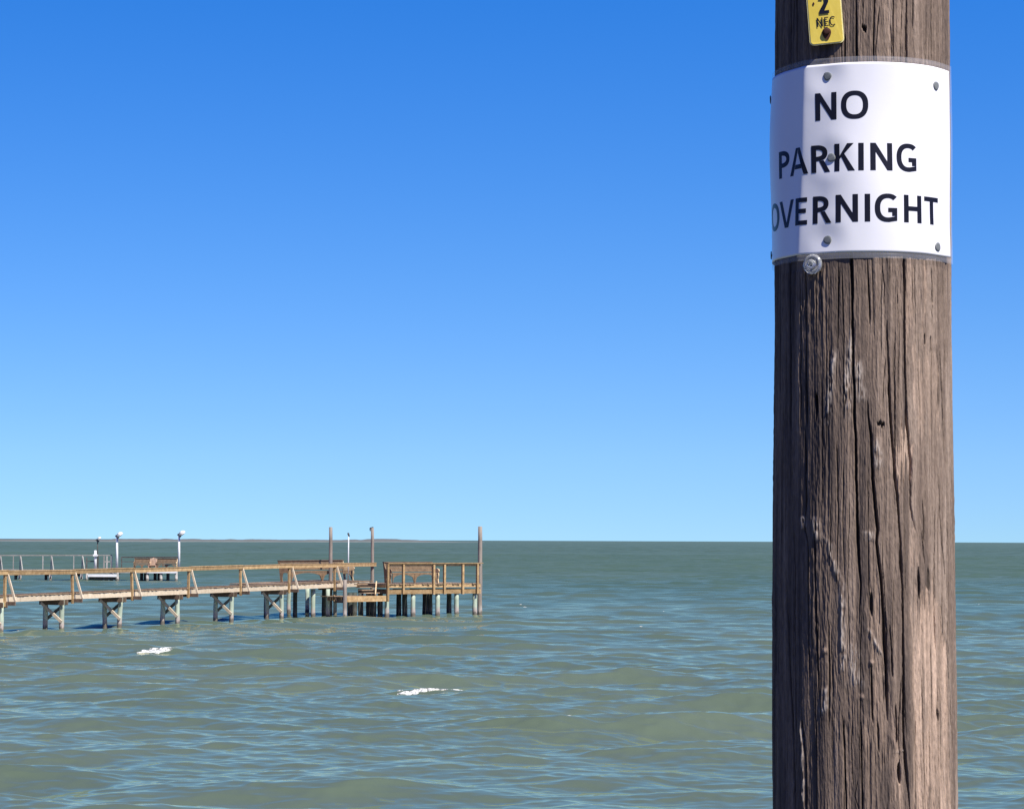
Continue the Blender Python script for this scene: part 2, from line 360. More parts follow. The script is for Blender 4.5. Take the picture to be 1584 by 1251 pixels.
# ================================================================== FAR SHORE
mS, tS, bS = mat('shore_land', 0.9, 0.1)
tcS = N(tS, 'ShaderNodeTexCoord'); mpS = N(tS, 'ShaderNodeMapping'); mpS.inputs['Scale'].default_value = (0.02, 0.02, 0.6)
tS.links.new(tcS.outputs['Object'], mpS.inputs[0])
nS = N(tS, 'ShaderNodeTexNoise', Scale=1.0, Detail=5.0); tS.links.new(mpS.outputs[0], nS.inputs['Vector'])
sxS = N(tS, 'ShaderNodeSeparateXYZ'); tS.links.new(tcS.outputs['Object'], sxS.inputs[0])
adS = N(tS, 'ShaderNodeMath', operation='MULTIPLY_ADD'); adS.inputs[1].default_value = 2.0
tS.links.new(nS.outputs[0], adS.inputs[0]); tS.links.new(sxS.outputs[2], adS.inputs[2])
rS = ramp(tS, [(0.0, (0.13, 0.16, 0.155)), (0.40, (0.16, 0.18, 0.17)), (0.47, (0.12, 0.13, 0.12)), (1.0, (0.11, 0.12, 0.12))])
mrS = N(tS, 'ShaderNodeMapRange'); mrS.inputs[1].default_value = 0.0; mrS.inputs[2].default_value = 5.2
tS.links.new(adS.outputs[0], mrS.inputs[0]); tS.links.new(mrS.outputs[0], rS.inputs[0]); tS.links.new(rS.outputs[0], bS.inputs['Base Color'])
xs = np.linspace(-950, -42, 500); vs = np.linspace(0, 1, 14)
U, V = np.meshgrid(xs, vs, indexing='ij')
base = 2900 + 900 * sm(-500, 0, U) - 250 * sm(-300, -700, U) + 30 * vn(U / 40, U * 0, 1)
hgt = (2.3 + 3.0 * vn(U / 60, U * 0 + 3, 2) ** 1.5 + 1.3 * vn(U / 9, U * 0 + 8, 4)) * (1 - 0.85 * sm(-190, -45, U))
prof = np.interp(V, [0, 0.12, 0.3, 0.5, 0.8, 1], [-0.3, 0.30, 0.5, 1.0, 0.9, -0.2])
o = grid_mesh('far_shore', U, base + V * 160 + 4 * vn(U / 6, V * 8, 5), hgt * prof + 0.25 * vn(U / 3, V * 9, 6) * (prof > 0.6), 'shore_land')
o['kind'] = 'structure'

# ================================================================== NEAR BANK (under the camera, below the frame)
noisy('bank_grass', (0.04, 0.055, 0.022), (0.11, 0.11, 0.055), (3, 3, 3), rough=0.9, bump=0.6, dist=0.05)
U, V = np.meshgrid(np.linspace(-60, 60, 161), np.linspace(-40, 14, 109), indexing='ij')
o = grid_mesh('ground', U, V, 2.05 - 3.2 * sm(7.5, 13.5, V + 0.8 * vn(U / 4, V / 9, 2)) + 0.12 * vn(U / 1.3, V / 1.3, 1), 'bank_grass')
o['kind'] = 'structure'

# ================================================================== UTILITY POLE
D0 = 3.616
AX = at(1335.8, 836, D0); AX = Vector((AX.x, AX.y, 0))
e_ = (Vector((0, 0, 0)) - AX).normalized(); rt_ = Vector((-e_.y, e_.x, 0))
RS_Z = (3.10, 3.22, 3.60, 3.90, 4.39, 9.0); RS_R = (0.1345, 0.1335, 0.1318, 0.1300, 0.1288, 0.113)
def prad(z): return np.interp(z, RS_Z, RS_R)
def cylpt(px, py, extra=0.0):
    """angle (from the side that faces the camera) and height where a line of sight meets the pole"""
    d = ray(px, py); z = 3.7
    for _ in range(4):
        r = float(prad(z)) + extra
        ox, oy = CAM.x - AX.x, CAM.y - AX.y
        A = d.x * d.x + d.y * d.y; B = 2 * (ox * d.x + oy * d.y); Cc = ox * ox + oy * oy - r * r
        disc = B * B - 4 * A * Cc
        tt = (-B - math.sqrt(max(disc, 0))) / (2 * A); p = CAM + d * tt; z = p.z
    q = Vector((p.x - AX.x, p.y - AX.y, 0))
    return math.atan2(q.dot(rt_), q.dot(e_)), p.z
def ppos(phi, r, z): return Vector((AX.x, AX.y, 0)) + e_ * (r * math.cos(phi)) + rt_ * (r * math.sin(phi)) + Vector((0, 0, z))

def z5(x, y): return 1170 + x / 2.843, 400 + y / 2.843
def z6(x, y): return 1170 + x / 2.903, 820 + y / 2.903
def z4(x, y): return 1170 + x / 2.843, y / 2.843
CR = []   # (points, half width m, depth m)
def crack(w, d, *pts): CR.append(([cylpt(*p) for p in pts], w, d))
crack(.0024, .010, z4(436, -60), z4(440, 120), z4(440, 270), z5(418, 0), z5(425, 400), z5(432, 700), z5(437, 900), z5(445, 1251), z6(470, 240), z6(462, 420))
crack(.0024, .010, z4(660, -60), z4(662, 300), z5(652, 0), z5(656, 550), z5(668, 780), z5(681, 900), z5(678, 1080), z5(700, 1200))
crack(.0021, .009, z5(575, 270), z5(582, 480), z5(595, 780), z5(615, 1000), z5(632, 1251), z6(655, 300), z6(661, 560), z6(660, 900), z6(670, 1050), z6(690, 1290))
crack(.0026, .010, z5(488, 620), z5(503, 780), z5(515, 1000), z5(528, 1251), z6(545, 0), z6(560, 200), z6(575, 400), z6(583, 640), z6(590, 860))
crack(.0013, .006, z5(490, 0), z5(500, 290))
crack(.0018, .007, z5(215, 740), z5(220, 1050), z5(228, 1251), z6(220, 0), z6(235, 300), z6(240, 680))
crack(.0014, .006, z5(826, 60), z5(835, 500))
crack(.0017, .007, z5(808, 380), z5(822, 700), z5(826, 900))
crack(.0017, .007, z5(803, 925), z5(810, 1130), z5(820, 1251), z6(850, 200), z6(862, 600), z6(880, 1000))
crack(.0010, .004, z5(360, 0), z5(358, 410)); crack(.0010, .004, z5(262, 70), z5(265, 420)); crack(.0010, .004, z5(352, 800), z5(358, 1100))
crack(.0014, .006, z5(150, 0), z5(150, 760)); crack(.0014, .006, z5(195, 60), z5(197, 760)); crack(.0014, .006, z5(105, 200), z5(112, 1250), z6(110, 100))
crack(.0020, .008, z5(218, 40), z5(220, 420), z5(222, 740))
crack(.0016, .007, z6(262, 0), z6(270, 350), z6(285, 760)); crack(.0013, .006, z6(325, 400), z6(330, 700), z6(325, 900))
crack(.0014, .006, z6(470, 860), z6(475, 1290)); crack(.0015, .006, z6(388, 830), z6(395, 1000), z6(402, 1290)); crack(.0014, .006, z6(515, 600), z6(525, 870))
crack(.0020, .008, z6(135, 180), z6(150, 600), z6(165, 900), z6(172, 1290)); crack(.0014, .006, z6(745, 0), z6(757, 160)); crack(.0014, .005, z6(730, 160), z6(735, 300))
crack(.0024, .008, z6(205, 850), z6(222, 1060), z6(222, 1290)); crack(.0013, .005, z6(545, 860), z6(550, 1000)); crack(.0013, .005, z6(625, 780), z6(630, 960))
crack(.0012, .005, z6(600, 420), z6(612, 660)); crack(.0014, .005, z5(775, 40), z5(778, 200)); crack(.0012, .005, z5(742, 330), z5(742, 380)); crack(.0012, .005, z5(767, 340), z5(767, 415))
crack(.0015, .006, z5(735, 1060), z5(740, 1250)); crack(.0016, .007, z4(775, -60), z4(776, 300)); crack(.0012, .005, z4(520, -60), z4(515, 270)); crack(.0012, .005, z4(600, -60), z4(603, 270))
crack(.0014, .006, z4(150, -60), z4(150, 300)); crack(.0014, .006, z4(178, -60), z4(178, 300)); crack(.0012, .006, z4(120, -60), z4(120, 300)); crack(.0014, .006, z4(388, 150), z4(386, 290))
HOLES = [(cylpt(*z5(265, 655)), .0034, .018, .009), (cylpt(*z5(547, 716)), .0045, .0035, .006), (cylpt(*z6(640, 1100)), .0032, .013, .008),
         (cylpt(*z4(472, 130)), .004, .004, .008), (cylpt(*z6(520, 330)), .003, .016, .005), (cylpt(*z6(820, 820)), .0035, .008, .004),
         (cylpt(*z6(735, 230)), .0028, .022, .004), (cylpt(*z6(775, 220)), .003, .016, .003)]
SPECK = [(cylpt(*z6(517, 593)), .0035), (cylpt(*z6(471, 746)), .0035), (cylpt(*z6(310, 540)), .004)]
LIPS = [([cylpt(*z6(x, y)) for x, y in ((270, 0), (330, 60), (352, 150), (378, 240), (386, 450), (392, 620), (402, 720))], .004, .0030),
        ([cylpt(*z5(x, y)) for x, y in ((345, 390), (330, 520), (318, 640), (308, 740))], .0045, .0024),
        ([cylpt(*z5(x, y)) for x, y in ((410, 290), (405, 470), (400, 600), (405, 720))], .005, .0022),
        ([cylpt(*z5(x, y)) for x, y in ((445, 440), (455, 560), (465, 640))], .007, .0022),
        ([cylpt(*z5(x, y)) for x, y in ((520, 780), (535, 860), (530, 930))], .006, .0022),
        ([cylpt(*z6(x, y)) for x, y in ((500, 0), (520, 50))], .006, .002),
        ([cylpt(*z6(x, y)) for x, y in ((194, 835), (205, 930), (212, 1080), (214, 1290))], .0022, .0030),
        ([cylpt(*z6(x, y)) for x, y in ((500, 430), (530, 500), (575, 575))], .003, .0026),
        ([cylpt(*z6(x, y)) for x, y in ((430, 500), (440, 620), (455, 720))], .007, .0018),
        ([cylpt(*z6(x, y)) for x, y in ((322, 700), (310, 780), (295, 830))], .006, .0022),
        ([cylpt(*z5(x, y)) for x, y in ((205, 1130), (210, 1190))], .005, .002), ([cylpt(*z5(x, y)) for x, y in ((258, 1130), (275, 1251))], .006, .0022),
        ([cylpt(*z6(x, y)) for x, y in ((610, 1000), (645, 1000), (660, 985))], .004, .002)]
BARE = [([z6(712, 318), z6(770, 305), z6(835, 325), z6(850, 520), z6(858, 700), z6(862, 900), z6(880, 1300), z6(700, 1300), z6(705, 1000), z6(712, 800), z6(700, 560)], 1.0, .0016),
        ([z5(608, 830), z5(650, 770), z5(685, 850), z5(678, 960), z5(640, 1000), z5(615, 960)], 0.95, .0014),
        ([z5(730, 40), z5(745, 40), z5(748, 230), z5(735, 270)], 0.5, .0006),
        ([z6(482, 260), z6(550, 250), z6(575, 560), z6(530, 500), z6(490, 420)], 0.45, .0016),
        ([z6(600, 1020), z6(650, 1000), z6(660, 1200), z6(610, 1300), z6(590, 1300)], 0.55, .0012),
        ([z5(690, 420), z5(800, 400), z5(810, 700), z5(700, 720)], 0.5, .0005),
        ([z6(480, 860), z6(600, 760), z6(600, 1000), z6(480, 960)], 0.35, .0008),
        ([z5(640, 60), z5(690, 40), z5(700, 330), z5(660, 360)], 0.35, .0005), ([z4(560, 20), z4(640, 0), z4(645, 240), z4(570, 250)], 0.3, .0004), ([z6(520, 700), z6(590, 660), z6(640, 940), z6(560, 980)], 0.4, .0008),
        ([z6(690, 20), z6(740, 0), z6(730, 150), z6(690, 170)], 0.4, .0005),
        ([z5(590, 760), z5(612, 760), z5(612, 990), z5(590, 960)], 0.5, .0004),
        ([z6(690, 420), z6(712, 330), z6(705, 560), z6(690, 560)], 0.7, .0004)]
cols = np.concatenate([np.linspace(-1.75, 1.75, 900), np.linspace(1.75, 2 * math.pi - 1.75, 62)[1:-1]])
zr = np.concatenate([np.linspace(1.4, 3.14, 60), np.linspace(3.145, 4.50, 680), np.linspace(4.51, 9.0, 120)])
Z, PHI = np.meshgrid(zr, cols, indexing='ij')
Rr = prad(Z); S = PHI * 0.131
wv = 0.0022 * (vn(Z / 0.35, Z * 0 + 4, 5) - 0.5) + 0.002 * (vn(Z / 0.06, S / 0.08, 6) - 0.5)
Sw = S + wv
disp = 0.0035 * (vn(Sw / 0.055, Z / 0.5, 1) - 0.5) + 0.0022 * (vn(Sw / 0.011, Z / 0.30, 2) - 0.5)
g1 = vn(Sw / 0.0034, Z / 0.16, 3); g2 = vn(Sw / 0.0016, Z / 0.07, 4)
disp += 0.0013 * (g1 - 0.5) * (0.5 + vn(Sw / 0.025, Z / 0.3, 13)) + 0.0009 * (g2 - 0.5)
rough_m = sm(0.42, 0.7, vn(Sw / 0.03, Z / 0.12, 9))
sca = 0.6 * (vn(Sw / 0.0020 + Z / 0.02, Z / 0.011, 7) - 0.5) + 0.5 * (vn(Sw / 0.0011, Z / 0.03, 12) - 0.5)
disp += (0.0006 + 0.0013 * rough_m) * sca
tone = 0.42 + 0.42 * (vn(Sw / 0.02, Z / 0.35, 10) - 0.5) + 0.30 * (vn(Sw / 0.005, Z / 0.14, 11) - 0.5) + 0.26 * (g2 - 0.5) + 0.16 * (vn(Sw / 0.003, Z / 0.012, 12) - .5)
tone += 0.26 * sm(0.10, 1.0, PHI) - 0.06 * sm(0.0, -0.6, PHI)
bare = np.zeros_like(Z); fuzz = np.zeros_like(Z)
jx = 0.006 * (vn(Sw / 0.006, Z / 0.03, 13) - 0.5) + 0.006 * (vn(Sw / 0.02, Z / 0.05, 14) - .5); jz = 0.075 * (vn(Sw / 0.0035, Z / 0.2, 15) - 0.5) + 0.05 * (vn(Sw / 0.0014, Z / 0.1, 8) - 0.5)
vis = (Z > 3.14) & (Z < 4.5) & (np.abs(PHI) < 1.75)
for poly, amt, dep in BARE:
    P = [cylpt(*q) for q in poly]; P = [(a * 0.131, z) for a, z in P]
    xx = S + jx; zz = Z + jz; ins = np.zeros(Z.shape, bool)
    for i in range(len(P)):
        (x1, y1), (x2, y2) = P[i - 1], P[i]
        if y1 == y2: continue
        ins ^= ((y1 > zz) != (y2 > zz)) & (xx < (x2 - x1) * (zz - y1) / (y2 - y1) + x1)
    mk = (ins & vis) * amt * (0.35 + 0.65 * sm(0.18, 0.5, 0.6 * vn(Sw / 0.004, Z / 0.12, 9) + 0.4 * vn(Sw / 0.0016, Z / 0.03, 10)))
    for ax in (0, 1):
        mk = (np.roll(mk, 1, ax) + mk * 2 + np.roll(mk, -1, ax)) / 4
    bare = np.maximum(bare, mk); disp -= dep * mk / amt
dark = np.zeros_like(Z)
def along(pts):
    pts = sorted(pts, key=lambda p: p[1]); return np.array([p[1] for p in pts]), np.array([p[0] for p in pts]) * 0.131
rc = np.random.default_rng(4)
for k in range(170):                         # hairline checks all round
    p0 = rc.uniform(-1.7, 1.7); za = rc.uniform(3.1, 4.45); ln = rc.uniform(0.04, 0.28)
    CR.append(([(p0, za), (p0 + rc.normal(0, .012), za + ln / 2), (p0 + rc.normal(0, .02), za + ln)], rc.uniform(.0005, .0010), rc.uniform(.0012, .0035)))
for pts, w, d in CR:
    zs, ss = along(pts); i0, i1 = np.searchsorted(zr, [zs[0], zs[-1]])
    if i1 - i0 < 2: continue
    zz = zr[i0:i1]; sc_ = np.interp(zz, zs, ss); tt = (zz - zs[0]) / (zs[-1] - zs[0])
    tp = np.clip(np.minimum(tt, 1 - tt) * 7, 0, 1) ** 0.6
    ww = 0.84 * w * (0.35 + 0.65 * tp) * (0.65 + 0.7 * vn(zz / 0.03, zz * 0 + w * 9000, 8))
    wob = 0.0011 * (vn(zz / 0.03, zz * 0 + d * 5000, 9) - 0.5) + 0.0006 * (vn(zz / 0.006, zz * 0 + d * 900, 3) - 0.5)
    ds = np.abs(S[i0:i1] - (sc_ + wob)[:, None]) / ww[:, None]
    pr = np.clip(1.25 - ds, 0, 1)
    disp[i0:i1] -= d * tp[:, None] * pr; dark[i0:i1] = np.maximum(dark[i0:i1], pr * tp[:, None])
for (ph, hz_), wx, wz, d in HOLES:
    q = np.sqrt(((S - ph * 0.131 + jx * 0.9) / wx) ** 2 + ((Z - hz_ + jz * 0.15) / wz) ** 2)
    pr = np.clip(2.6 * (1.15 - q), 0, 1); disp -= d * pr; dark = np.maximum(dark, np.clip(pr * 1.6, 0, 1))
for pts, w, amp in LIPS:
    zs, ss = along(pts); i0, i1 = np.searchsorted(zr, [zs[0], zs[-1]])
    if i1 - i0 < 2: continue
    zz = zr[i0:i1]; sc_ = np.interp(zz, zs, ss) + 0.003 * (vn(zz / 0.02, zz * 0 + amp * 4000, 2) - 0.5)
    tt = (zz - zs[0]) / (zs[-1] - zs[0]); tp = np.clip(np.minimum(tt, 1 - tt) * 6, 0, 1)
    pr = np.exp(-((S[i0:i1] - sc_[:, None]) / w) ** 2) * tp[:, None]
    fl = 0.55 * vn(S[i0:i1] / 0.0018, Z[i0:i1] / 0.006, 5) + 0.45 * vn(S[i0:i1] / 0.0009, Z[i0:i1] / 0.022, 6)
    disp[i0:i1] += 0.75 * amp * pr * (0.1 + 1.6 * fl); fuzz[i0:i1] = np.maximum(fuzz[i0:i1], 0.75 * pr * sm(.38, .62, fl))
for (ph, hz_), w in SPECK:
    pr = np.clip(1.4 - np.sqrt((S - ph * 0.131) ** 2 + (Z - hz_) ** 2) / w, 0, 1); disp += 0.002 * pr; bare = np.maximum(bare, pr)
h_lo_s = cylpt(1310, 402)[1] - .012; h_hi_s = cylpt(1310, 87)[1] + .012
tone = np.clip(tone - 0.25 * sm(0.45, 0.8, vn(Sw / 0.012, Z / 0.22, 0)), 0, 1)[..., None]
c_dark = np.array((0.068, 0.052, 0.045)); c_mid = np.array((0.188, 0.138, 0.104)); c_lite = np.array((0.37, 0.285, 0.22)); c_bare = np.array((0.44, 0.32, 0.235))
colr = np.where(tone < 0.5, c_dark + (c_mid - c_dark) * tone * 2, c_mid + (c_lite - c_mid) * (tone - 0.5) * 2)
streak = (0.55 + 0.75 * vn(Sw / 0.0045, Z / 0.20, 6))[..., None] * (0.75 + 0.45 * vn(Sw / 0.018, Z / 0.25, 1))[..., None] * (0.88 + 0.24 * vn(Sw / 0.02, Z / 0.05, 7))[..., None]
colr = colr + (c_bare * streak - colr) * bare[..., None]
colr = colr + (np.array((0.46, 0.40, 0.34)) - colr) * fuzz[..., None]
colr = colr * (1 - 0.72 * np.clip(dark, 0, 1))[..., None]  # cracks and holes: grime and recess shade painted into the wood colour
disp = np.where((Z > h_lo_s) & (Z < h_hi_s), np.minimum(disp, 0.0004), disp)
Rd = Rr + disp
cp, sp = np.cos(PHI), np.sin(PHI)
X = AX.x + Rd * (cp * e_.x + sp * rt_.x); Yy = AX.y + Rd * (cp * e_.y + sp * rt_.y)
mP, tP, bP = mat('weathered_pole', 0.85, 0.25)
at_ = N(tP, 'ShaderNodeAttribute', attribute_name='wood'); nP = N(tP, 'ShaderNodeTexNoise', Scale=1.0, Detail=6.0)
tcP = N(tP, 'ShaderNodeTexCoord'); mpP = N(tP, 'ShaderNodeMapping'); mpP.inputs['Scale'].default_value = (420, 420, 90)
tP.links.new(tcP.outputs['Object'], mpP.inputs[0]); tP.links.new(mpP.outputs[0], nP.inputs['Vector'])
mrP = N(tP, 'ShaderNodeMapRange'); mrP.inputs[3].default_value = 0.5; mrP.inputs[4].default_value = 1.5; tP.links.new(nP.outputs[0], mrP.inputs[0])
hvP = N(tP, 'ShaderNodeHueSaturation'); tP.links.new(at_.outputs['Color'], hvP.inputs['Color']); tP.links.new(mrP.outputs[0], hvP.inputs['Value'])
tP.links.new(hvP.outputs[0], bP.inputs['Base Color'])
bpP = N(tP, 'ShaderNodeBump', Strength=0.9, Distance=0.002); tP.links.new(nP.outputs[0], bpP.inputs['Height']); tP.links.new(bpP.outputs[0], bP.inputs['Normal'])
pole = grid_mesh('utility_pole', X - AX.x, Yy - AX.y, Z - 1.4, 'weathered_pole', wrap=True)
pole.location = (AX.x, AX.y, 1.4)
ca_ = pole.data.color_attributes.new('wood', 'FLOAT_COLOR', 'POINT')
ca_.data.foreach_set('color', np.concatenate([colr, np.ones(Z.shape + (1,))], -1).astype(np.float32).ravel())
bm = bmesh.new(); bm.from_mesh(pole.data); bm.verts.ensure_lookup_table()
nc = len(cols)
bm.faces.new([bm.verts[(len(zr) - 1) * nc + i] for i in range(nc)]); bmesh.ops.recalc_face_normals(bm, faces=bm.faces); bm.to_mesh(pole.data); bm.free()
tag(pole, 'thick round weathered brown wooden utility pole with long dark cracks', 'utility pole')

# ================================================================== LETTERS (cap height 1)
def ring(cx, cy, rx, ry, a0, a1, tx, ty, n=28, p=2.35):
    out = []
    for i in range(n + 1):
        a = math.radians(a0 + (a1 - a0) * i / n); c, s = math.cos(a), math.sin(a)
        k = lambda q: math.copysign(abs(q) ** (2 / p), q)
        out.append(((cx + rx * k(c), cy + ry * k(s)), (cx + (rx - tx) * k(c), cy + (ry - ty) * k(s))))
    return [[out[i][0], out[i + 1][0], out[i + 1][1], out[i][1]] for i in range(n)]
def rect(x0, y0, x1, y1): return [[(x0, y0), (x1, y0), (x1, y1), (x0, y1)]]
def glyph(ch, t, h=None):
    """list of convex pieces, body width, advance, left bearing"""
    h = h or t * 0.88
    if ch == 'N':
        w = .79; return rect(0, 0, t, 1) + rect(w - t, 0, w, 1) + [[(t, 1), (t, 1 - 1.72 * t), (w - t, 0), (w - t, 1.72 * t)]], 1.02, .115
    if ch == 'O': return ring(.48, .5, .48, .515, 0, 360, t, h, 48), 1.05, .045
    if ch == 'C': return ring(.44, .5, .44, .515, 48, 312, t, h, 36), .85, .045
    if ch == 'G': return ring(.46, .5, .46, .515, 48, 278, t, h, 34) + [[(.50, -.015), (.80, .04), (.80, .04 + h), (.50, -.015 + h)]] + rect(.80 - t, .04 + h, .80, .50) + rect(.47, .50 - h * .95, .80 - t, .50), .99, .045
    if ch == 'P': return rect(0, 0, t, 1) + ring(t, .69, .46, .31, -90, 90, t, h, 18), .80, .115
    if ch == 'R': return rect(0, 0, t, 1) + ring(t, .71, .42, .29, -90, 90, t, h, 18) + [[(t + .10, .42), (t + .10 + t * .95, .44), (.72, 0), (.72 - t * 1.12, 0)]], .875, .115
    if ch == 'K': return rect(0, 0, t, 1) + [[(t, .44), (t, .56), (.69 - t * 1.22, 1), (.69, 1)], [(t + .06, .52), (t + .155, .655), (.735, 0), (.735 - t * 1.28, 0)]], .85, .115
    if ch == 'I': return rect(0, 0, t, 1), .415, .115
    if ch == 'A': return [[(0, 0), (t, 0), (.465 + t * .15, 1), (.465 - t * .62, 1)], [(.93 - t, 0), (.93, 0), (.465 + t * .62, 1), (.465 + t * .15, 1), (.465, .82)], [(t + .085, .22), (.93 - t - .085, .22), (.93 - t - .135, .22 + h), (t + .135, .22 + h)]], .94, .005
    if ch == 'V': return [[(0, 1), (t, 1), (.455, .17), (.455 - t * .5, 0), (.455 - t * .62, 0)], [(.91 - t, 1), (.91, 1), (.455 + t * .62, 0), (.455 - t * .5, 0), (.455, .17)]], .918, .005
    if ch == 'E': return rect(0, 0, t, 1) + rect(t, 0, .54, h) + rect(t, .43, .49, .43 + h) + rect(t, 1 - h, .535, 1), .758, .115
    if ch == 'H': return rect(0, 0, t, 1) + rect(.74 - t, 0, .74, 1) + rect(t, .5 - h * .45, .74 - t, .5 + h * .55), .978, .115
    if ch == 'T': return rect(.37 - t / 2, 0, .37 + t / 2, 1 - h) + rect(0, 1 - h, .74, 1), .77, .015
    if ch == '2': return ring(.32, .70, .32, .31, 170, -28, t, h, 22, 2.0) + [[(.0, h), (.0, h * .55), (.36, .50), (.60, .555), (.60 - t * .78, .625)]][0:0] + [[(.0, h), (t * 1.25, h), (.602, .565), (.602 - t * .88, .625)]] + rect(0, 0, .64, h), .75, .05
    return [], .4, 0
def word(txt, t, h=None):
    polys = []; x = 0
    for ch in txt:
        g, adv, lb = glyph(ch, t, h)
        polys.append([[(px + x + lb, py) for px, py in q] for q in g]); x += adv
    return polys, x
def text_mesh(name, txt, t, mapper, m, parent, step, sx, h=None, gap=0.0):
    """pieces are cut into narrow strips, then bent by mapper(s, v, offset)"""
    P, wid = word(txt, t, h); bm = bmesh.new()
    for i, letter in enumerate(P):
        for q in letter:
            bm.faces.new([bm.verts.new(((px - wid / 2 + gap * (i - (len(P) - 1) / 2)) * sx, py, 0)) for px, py in q])
    xs_ = [v.co.x for v in bm.verts]; x = min(xs_) + step
    while x < max(xs_):
        bmesh.ops.bisect_plane(bm, geom=bm.verts[:] + bm.edges[:] + bm.faces[:], plane_co=(x, 0, 0), plane_no=(1, 0, 0)); x += step
    y = 0.1
    while y < 1.0:
        bmesh.ops.bisect_plane(bm, geom=bm.verts[:] + bm.edges[:] + bm.faces[:], plane_co=(0, y, 0), plane_no=(0, 1, 0)); y += 0.1
    for f in bm.faces:
        if f.normal.z < 0: f.normal_flip()
    for v in bm.verts: v.co = Vector(mapper(v.co.x, v.co.y)) - parent_loc(parent)
    me = bpy.data.meshes.new(name); bm.to_mesh(me); bm.free(); me.materials.append(MATS[m])
    o = bpy.data.objects.new(name, me); COL.objects.link(o); o.parent = parent
    return o

# ================================================================== SIGN
noisy('paper_white', (0.81, 0.81, 0.825), (0.84, 0.84, 0.85), (8, 8, 8), rough=0.32, bump=0.03, dist=0.01, spec=0.5, jitter=0)
noisy('print_black', (0.008, 0.008, 0.012), (0.014, 0.014, 0.02), (20, 20, 20), rough=0.35, bump=0, jitter=0)
mL, tL, bL = mat('clear_film', 0.35, 0.4)
nL = N(tL, 'ShaderNodeTexNoise', Scale=6.0, Detail=1.0); rL = ramp(tL, [(0.3, (0.62, 0.64, 0.70)), (0.7, (0.80, 0.81, 0.85))])
tL.links.new(nL.outputs[0], rL.inputs[0]); tL.links.new(rL.outputs[0], bL.inputs['Base Color'])
bL.inputs['Alpha'].default_value = 0.10
PHR = math.radians(60); PHL = math.radians(-107)
ph_top, h_top = cylpt(1310, 97, .003); _, h_bot = cylpt(1310, 390.5, .003)
NAILPX = [(1280, 118), (1448, 133), (1286, 244), (1280, 371), (1451, 382)]
NAILS = [cylpt(*p, .003) for p in NAILPX]
NAILS += [(math.radians(-92), NAILS[1][1]), (math.radians(-92), NAILS[4][1])]
RS0 = 0.1325
def sheet(s, z, off=0.0):
    """s = arc length on the sheet from the side facing the camera, z = height -> world point"""
    ph = s / RS0; v = (z - h_bot) / (h_top - h_bot)
    vv = max(0, min(1, v))
    r = float(prad(z)) + 0.0032
    a0 = math.radians(-42 + 5.5 * vv); dl = math.radians(17)                        # a soft crease: flat facets left and right of it
    if abs(ph - a0) < dl:
        q_ = (dl - math.sqrt((ph - a0) ** 2 + 0.0009)) if abs(ph - a0) < dl * .97 else 0
        r /= math.cos(max(q_, 0))
    r += 0.0026 * math.sin(math.pi * vv) * float(sm(-0.7, -1.3, ph)) + 0.0010 * math.sin(ph * 5 + 4 * v) * math.sin(math.pi * vv) + 0.0012 * math.sin(ph * 2.3 + 1) * math.sin(2 * math.pi * vv)
    for a, hz_ in NAILS[:5]:
        d2 = ((ph - a) * 0.131) ** 2 + (z - hz_) ** 2; r -= 0.0012 * math.exp(-d2 / 0.00035) - 0.0006 * math.exp(-(math.sqrt(d2) - .03) ** 2 / 0.0002)
    r += off
    if ph <= PHR: return ppos(ph, r, z)
    ex = s - PHR * RS0
    bx = e_ * (math.cos(PHR)) + rt_ * math.sin(PHR); tg = -e_ * math.sin(PHR) + rt_ * math.cos(PHR)
    return Vector((AX.x, AX.y, z)) + bx * (r - 0.9 * ex * ex) + tg * ex
S_R = PHR * RS0 + 0.0235; S_L = PHL * RS0
def strip(mb, s0, s1, z0, z1, off, ns, nz, thick=0.0004):
    o = len(mb.v); n = (ns + 1) * (nz + 1)
    for k in (0, 1):
        for i in range(ns + 1):
            for j in range(nz + 1):
                mb.v.append(tuple(sheet(s0 + (s1 - s0) * i / ns, z0 + (z1 - z0) * j / nz, off - k * thick)))
    g = lambda i, j, k=0: o + k * n + i * (nz + 1) + j
    for i in range(ns):
        for j in range(nz):
            mb.f.append((g(i, j), g(i + 1, j), g(i + 1, j + 1), g(i, j + 1)))
            mb.f.append((g(i, j, 1), g(i, j + 1, 1), g(i + 1, j + 1, 1), g(i + 1, j, 1)))
    for i in range(ns):
        mb.f.append((g(i, 0), g(i, 0, 1), g(i + 1, 0, 1), g(i + 1, 0))); mb.f.append((g(i, nz), g(i + 1, nz), g(i + 1, nz, 1), g(i, nz, 1)))
    for j in range(nz):
        mb.f.append((g(0, j), g(0, j + 1), g(0, j + 1, 1), g(0, j, 1))); mb.f.append((g(ns, j), g(ns, j, 1), g(ns, j + 1, 1), g(ns, j + 1)))
sign = thing('parking_sign', 'white laminated paper notice reading NO PARKING OVERNIGHT wrapped round the pole', 'sign', ppos(0, .13, h_bot))
pb = MB(); strip(pb, S_L, S_R, h_bot, h_top, 0, 320, 80); pb.build('paper', 'paper_white', sign, True)
FM = 0.0085
fb = MB()
strip(fb, S_L - FM, S_R + FM, h_top + .0004, h_top + FM, 0, 140, 2); strip(fb, S_L - FM, S_R + FM, h_bot - FM, h_bot - .0004, 0, 140, 2)
strip(fb, S_R + .0004, S_R + FM, h_bot - .0004, h_top + .0004, 0, 3, 40); strip(fb, S_L - FM, S_L - .0004, h_bot - .0004, h_top + .0004, 0, 3, 40)
fb.build('film_border', 'clear_film', sign, True)
SC0 = math.radians(-13.4) * RS0
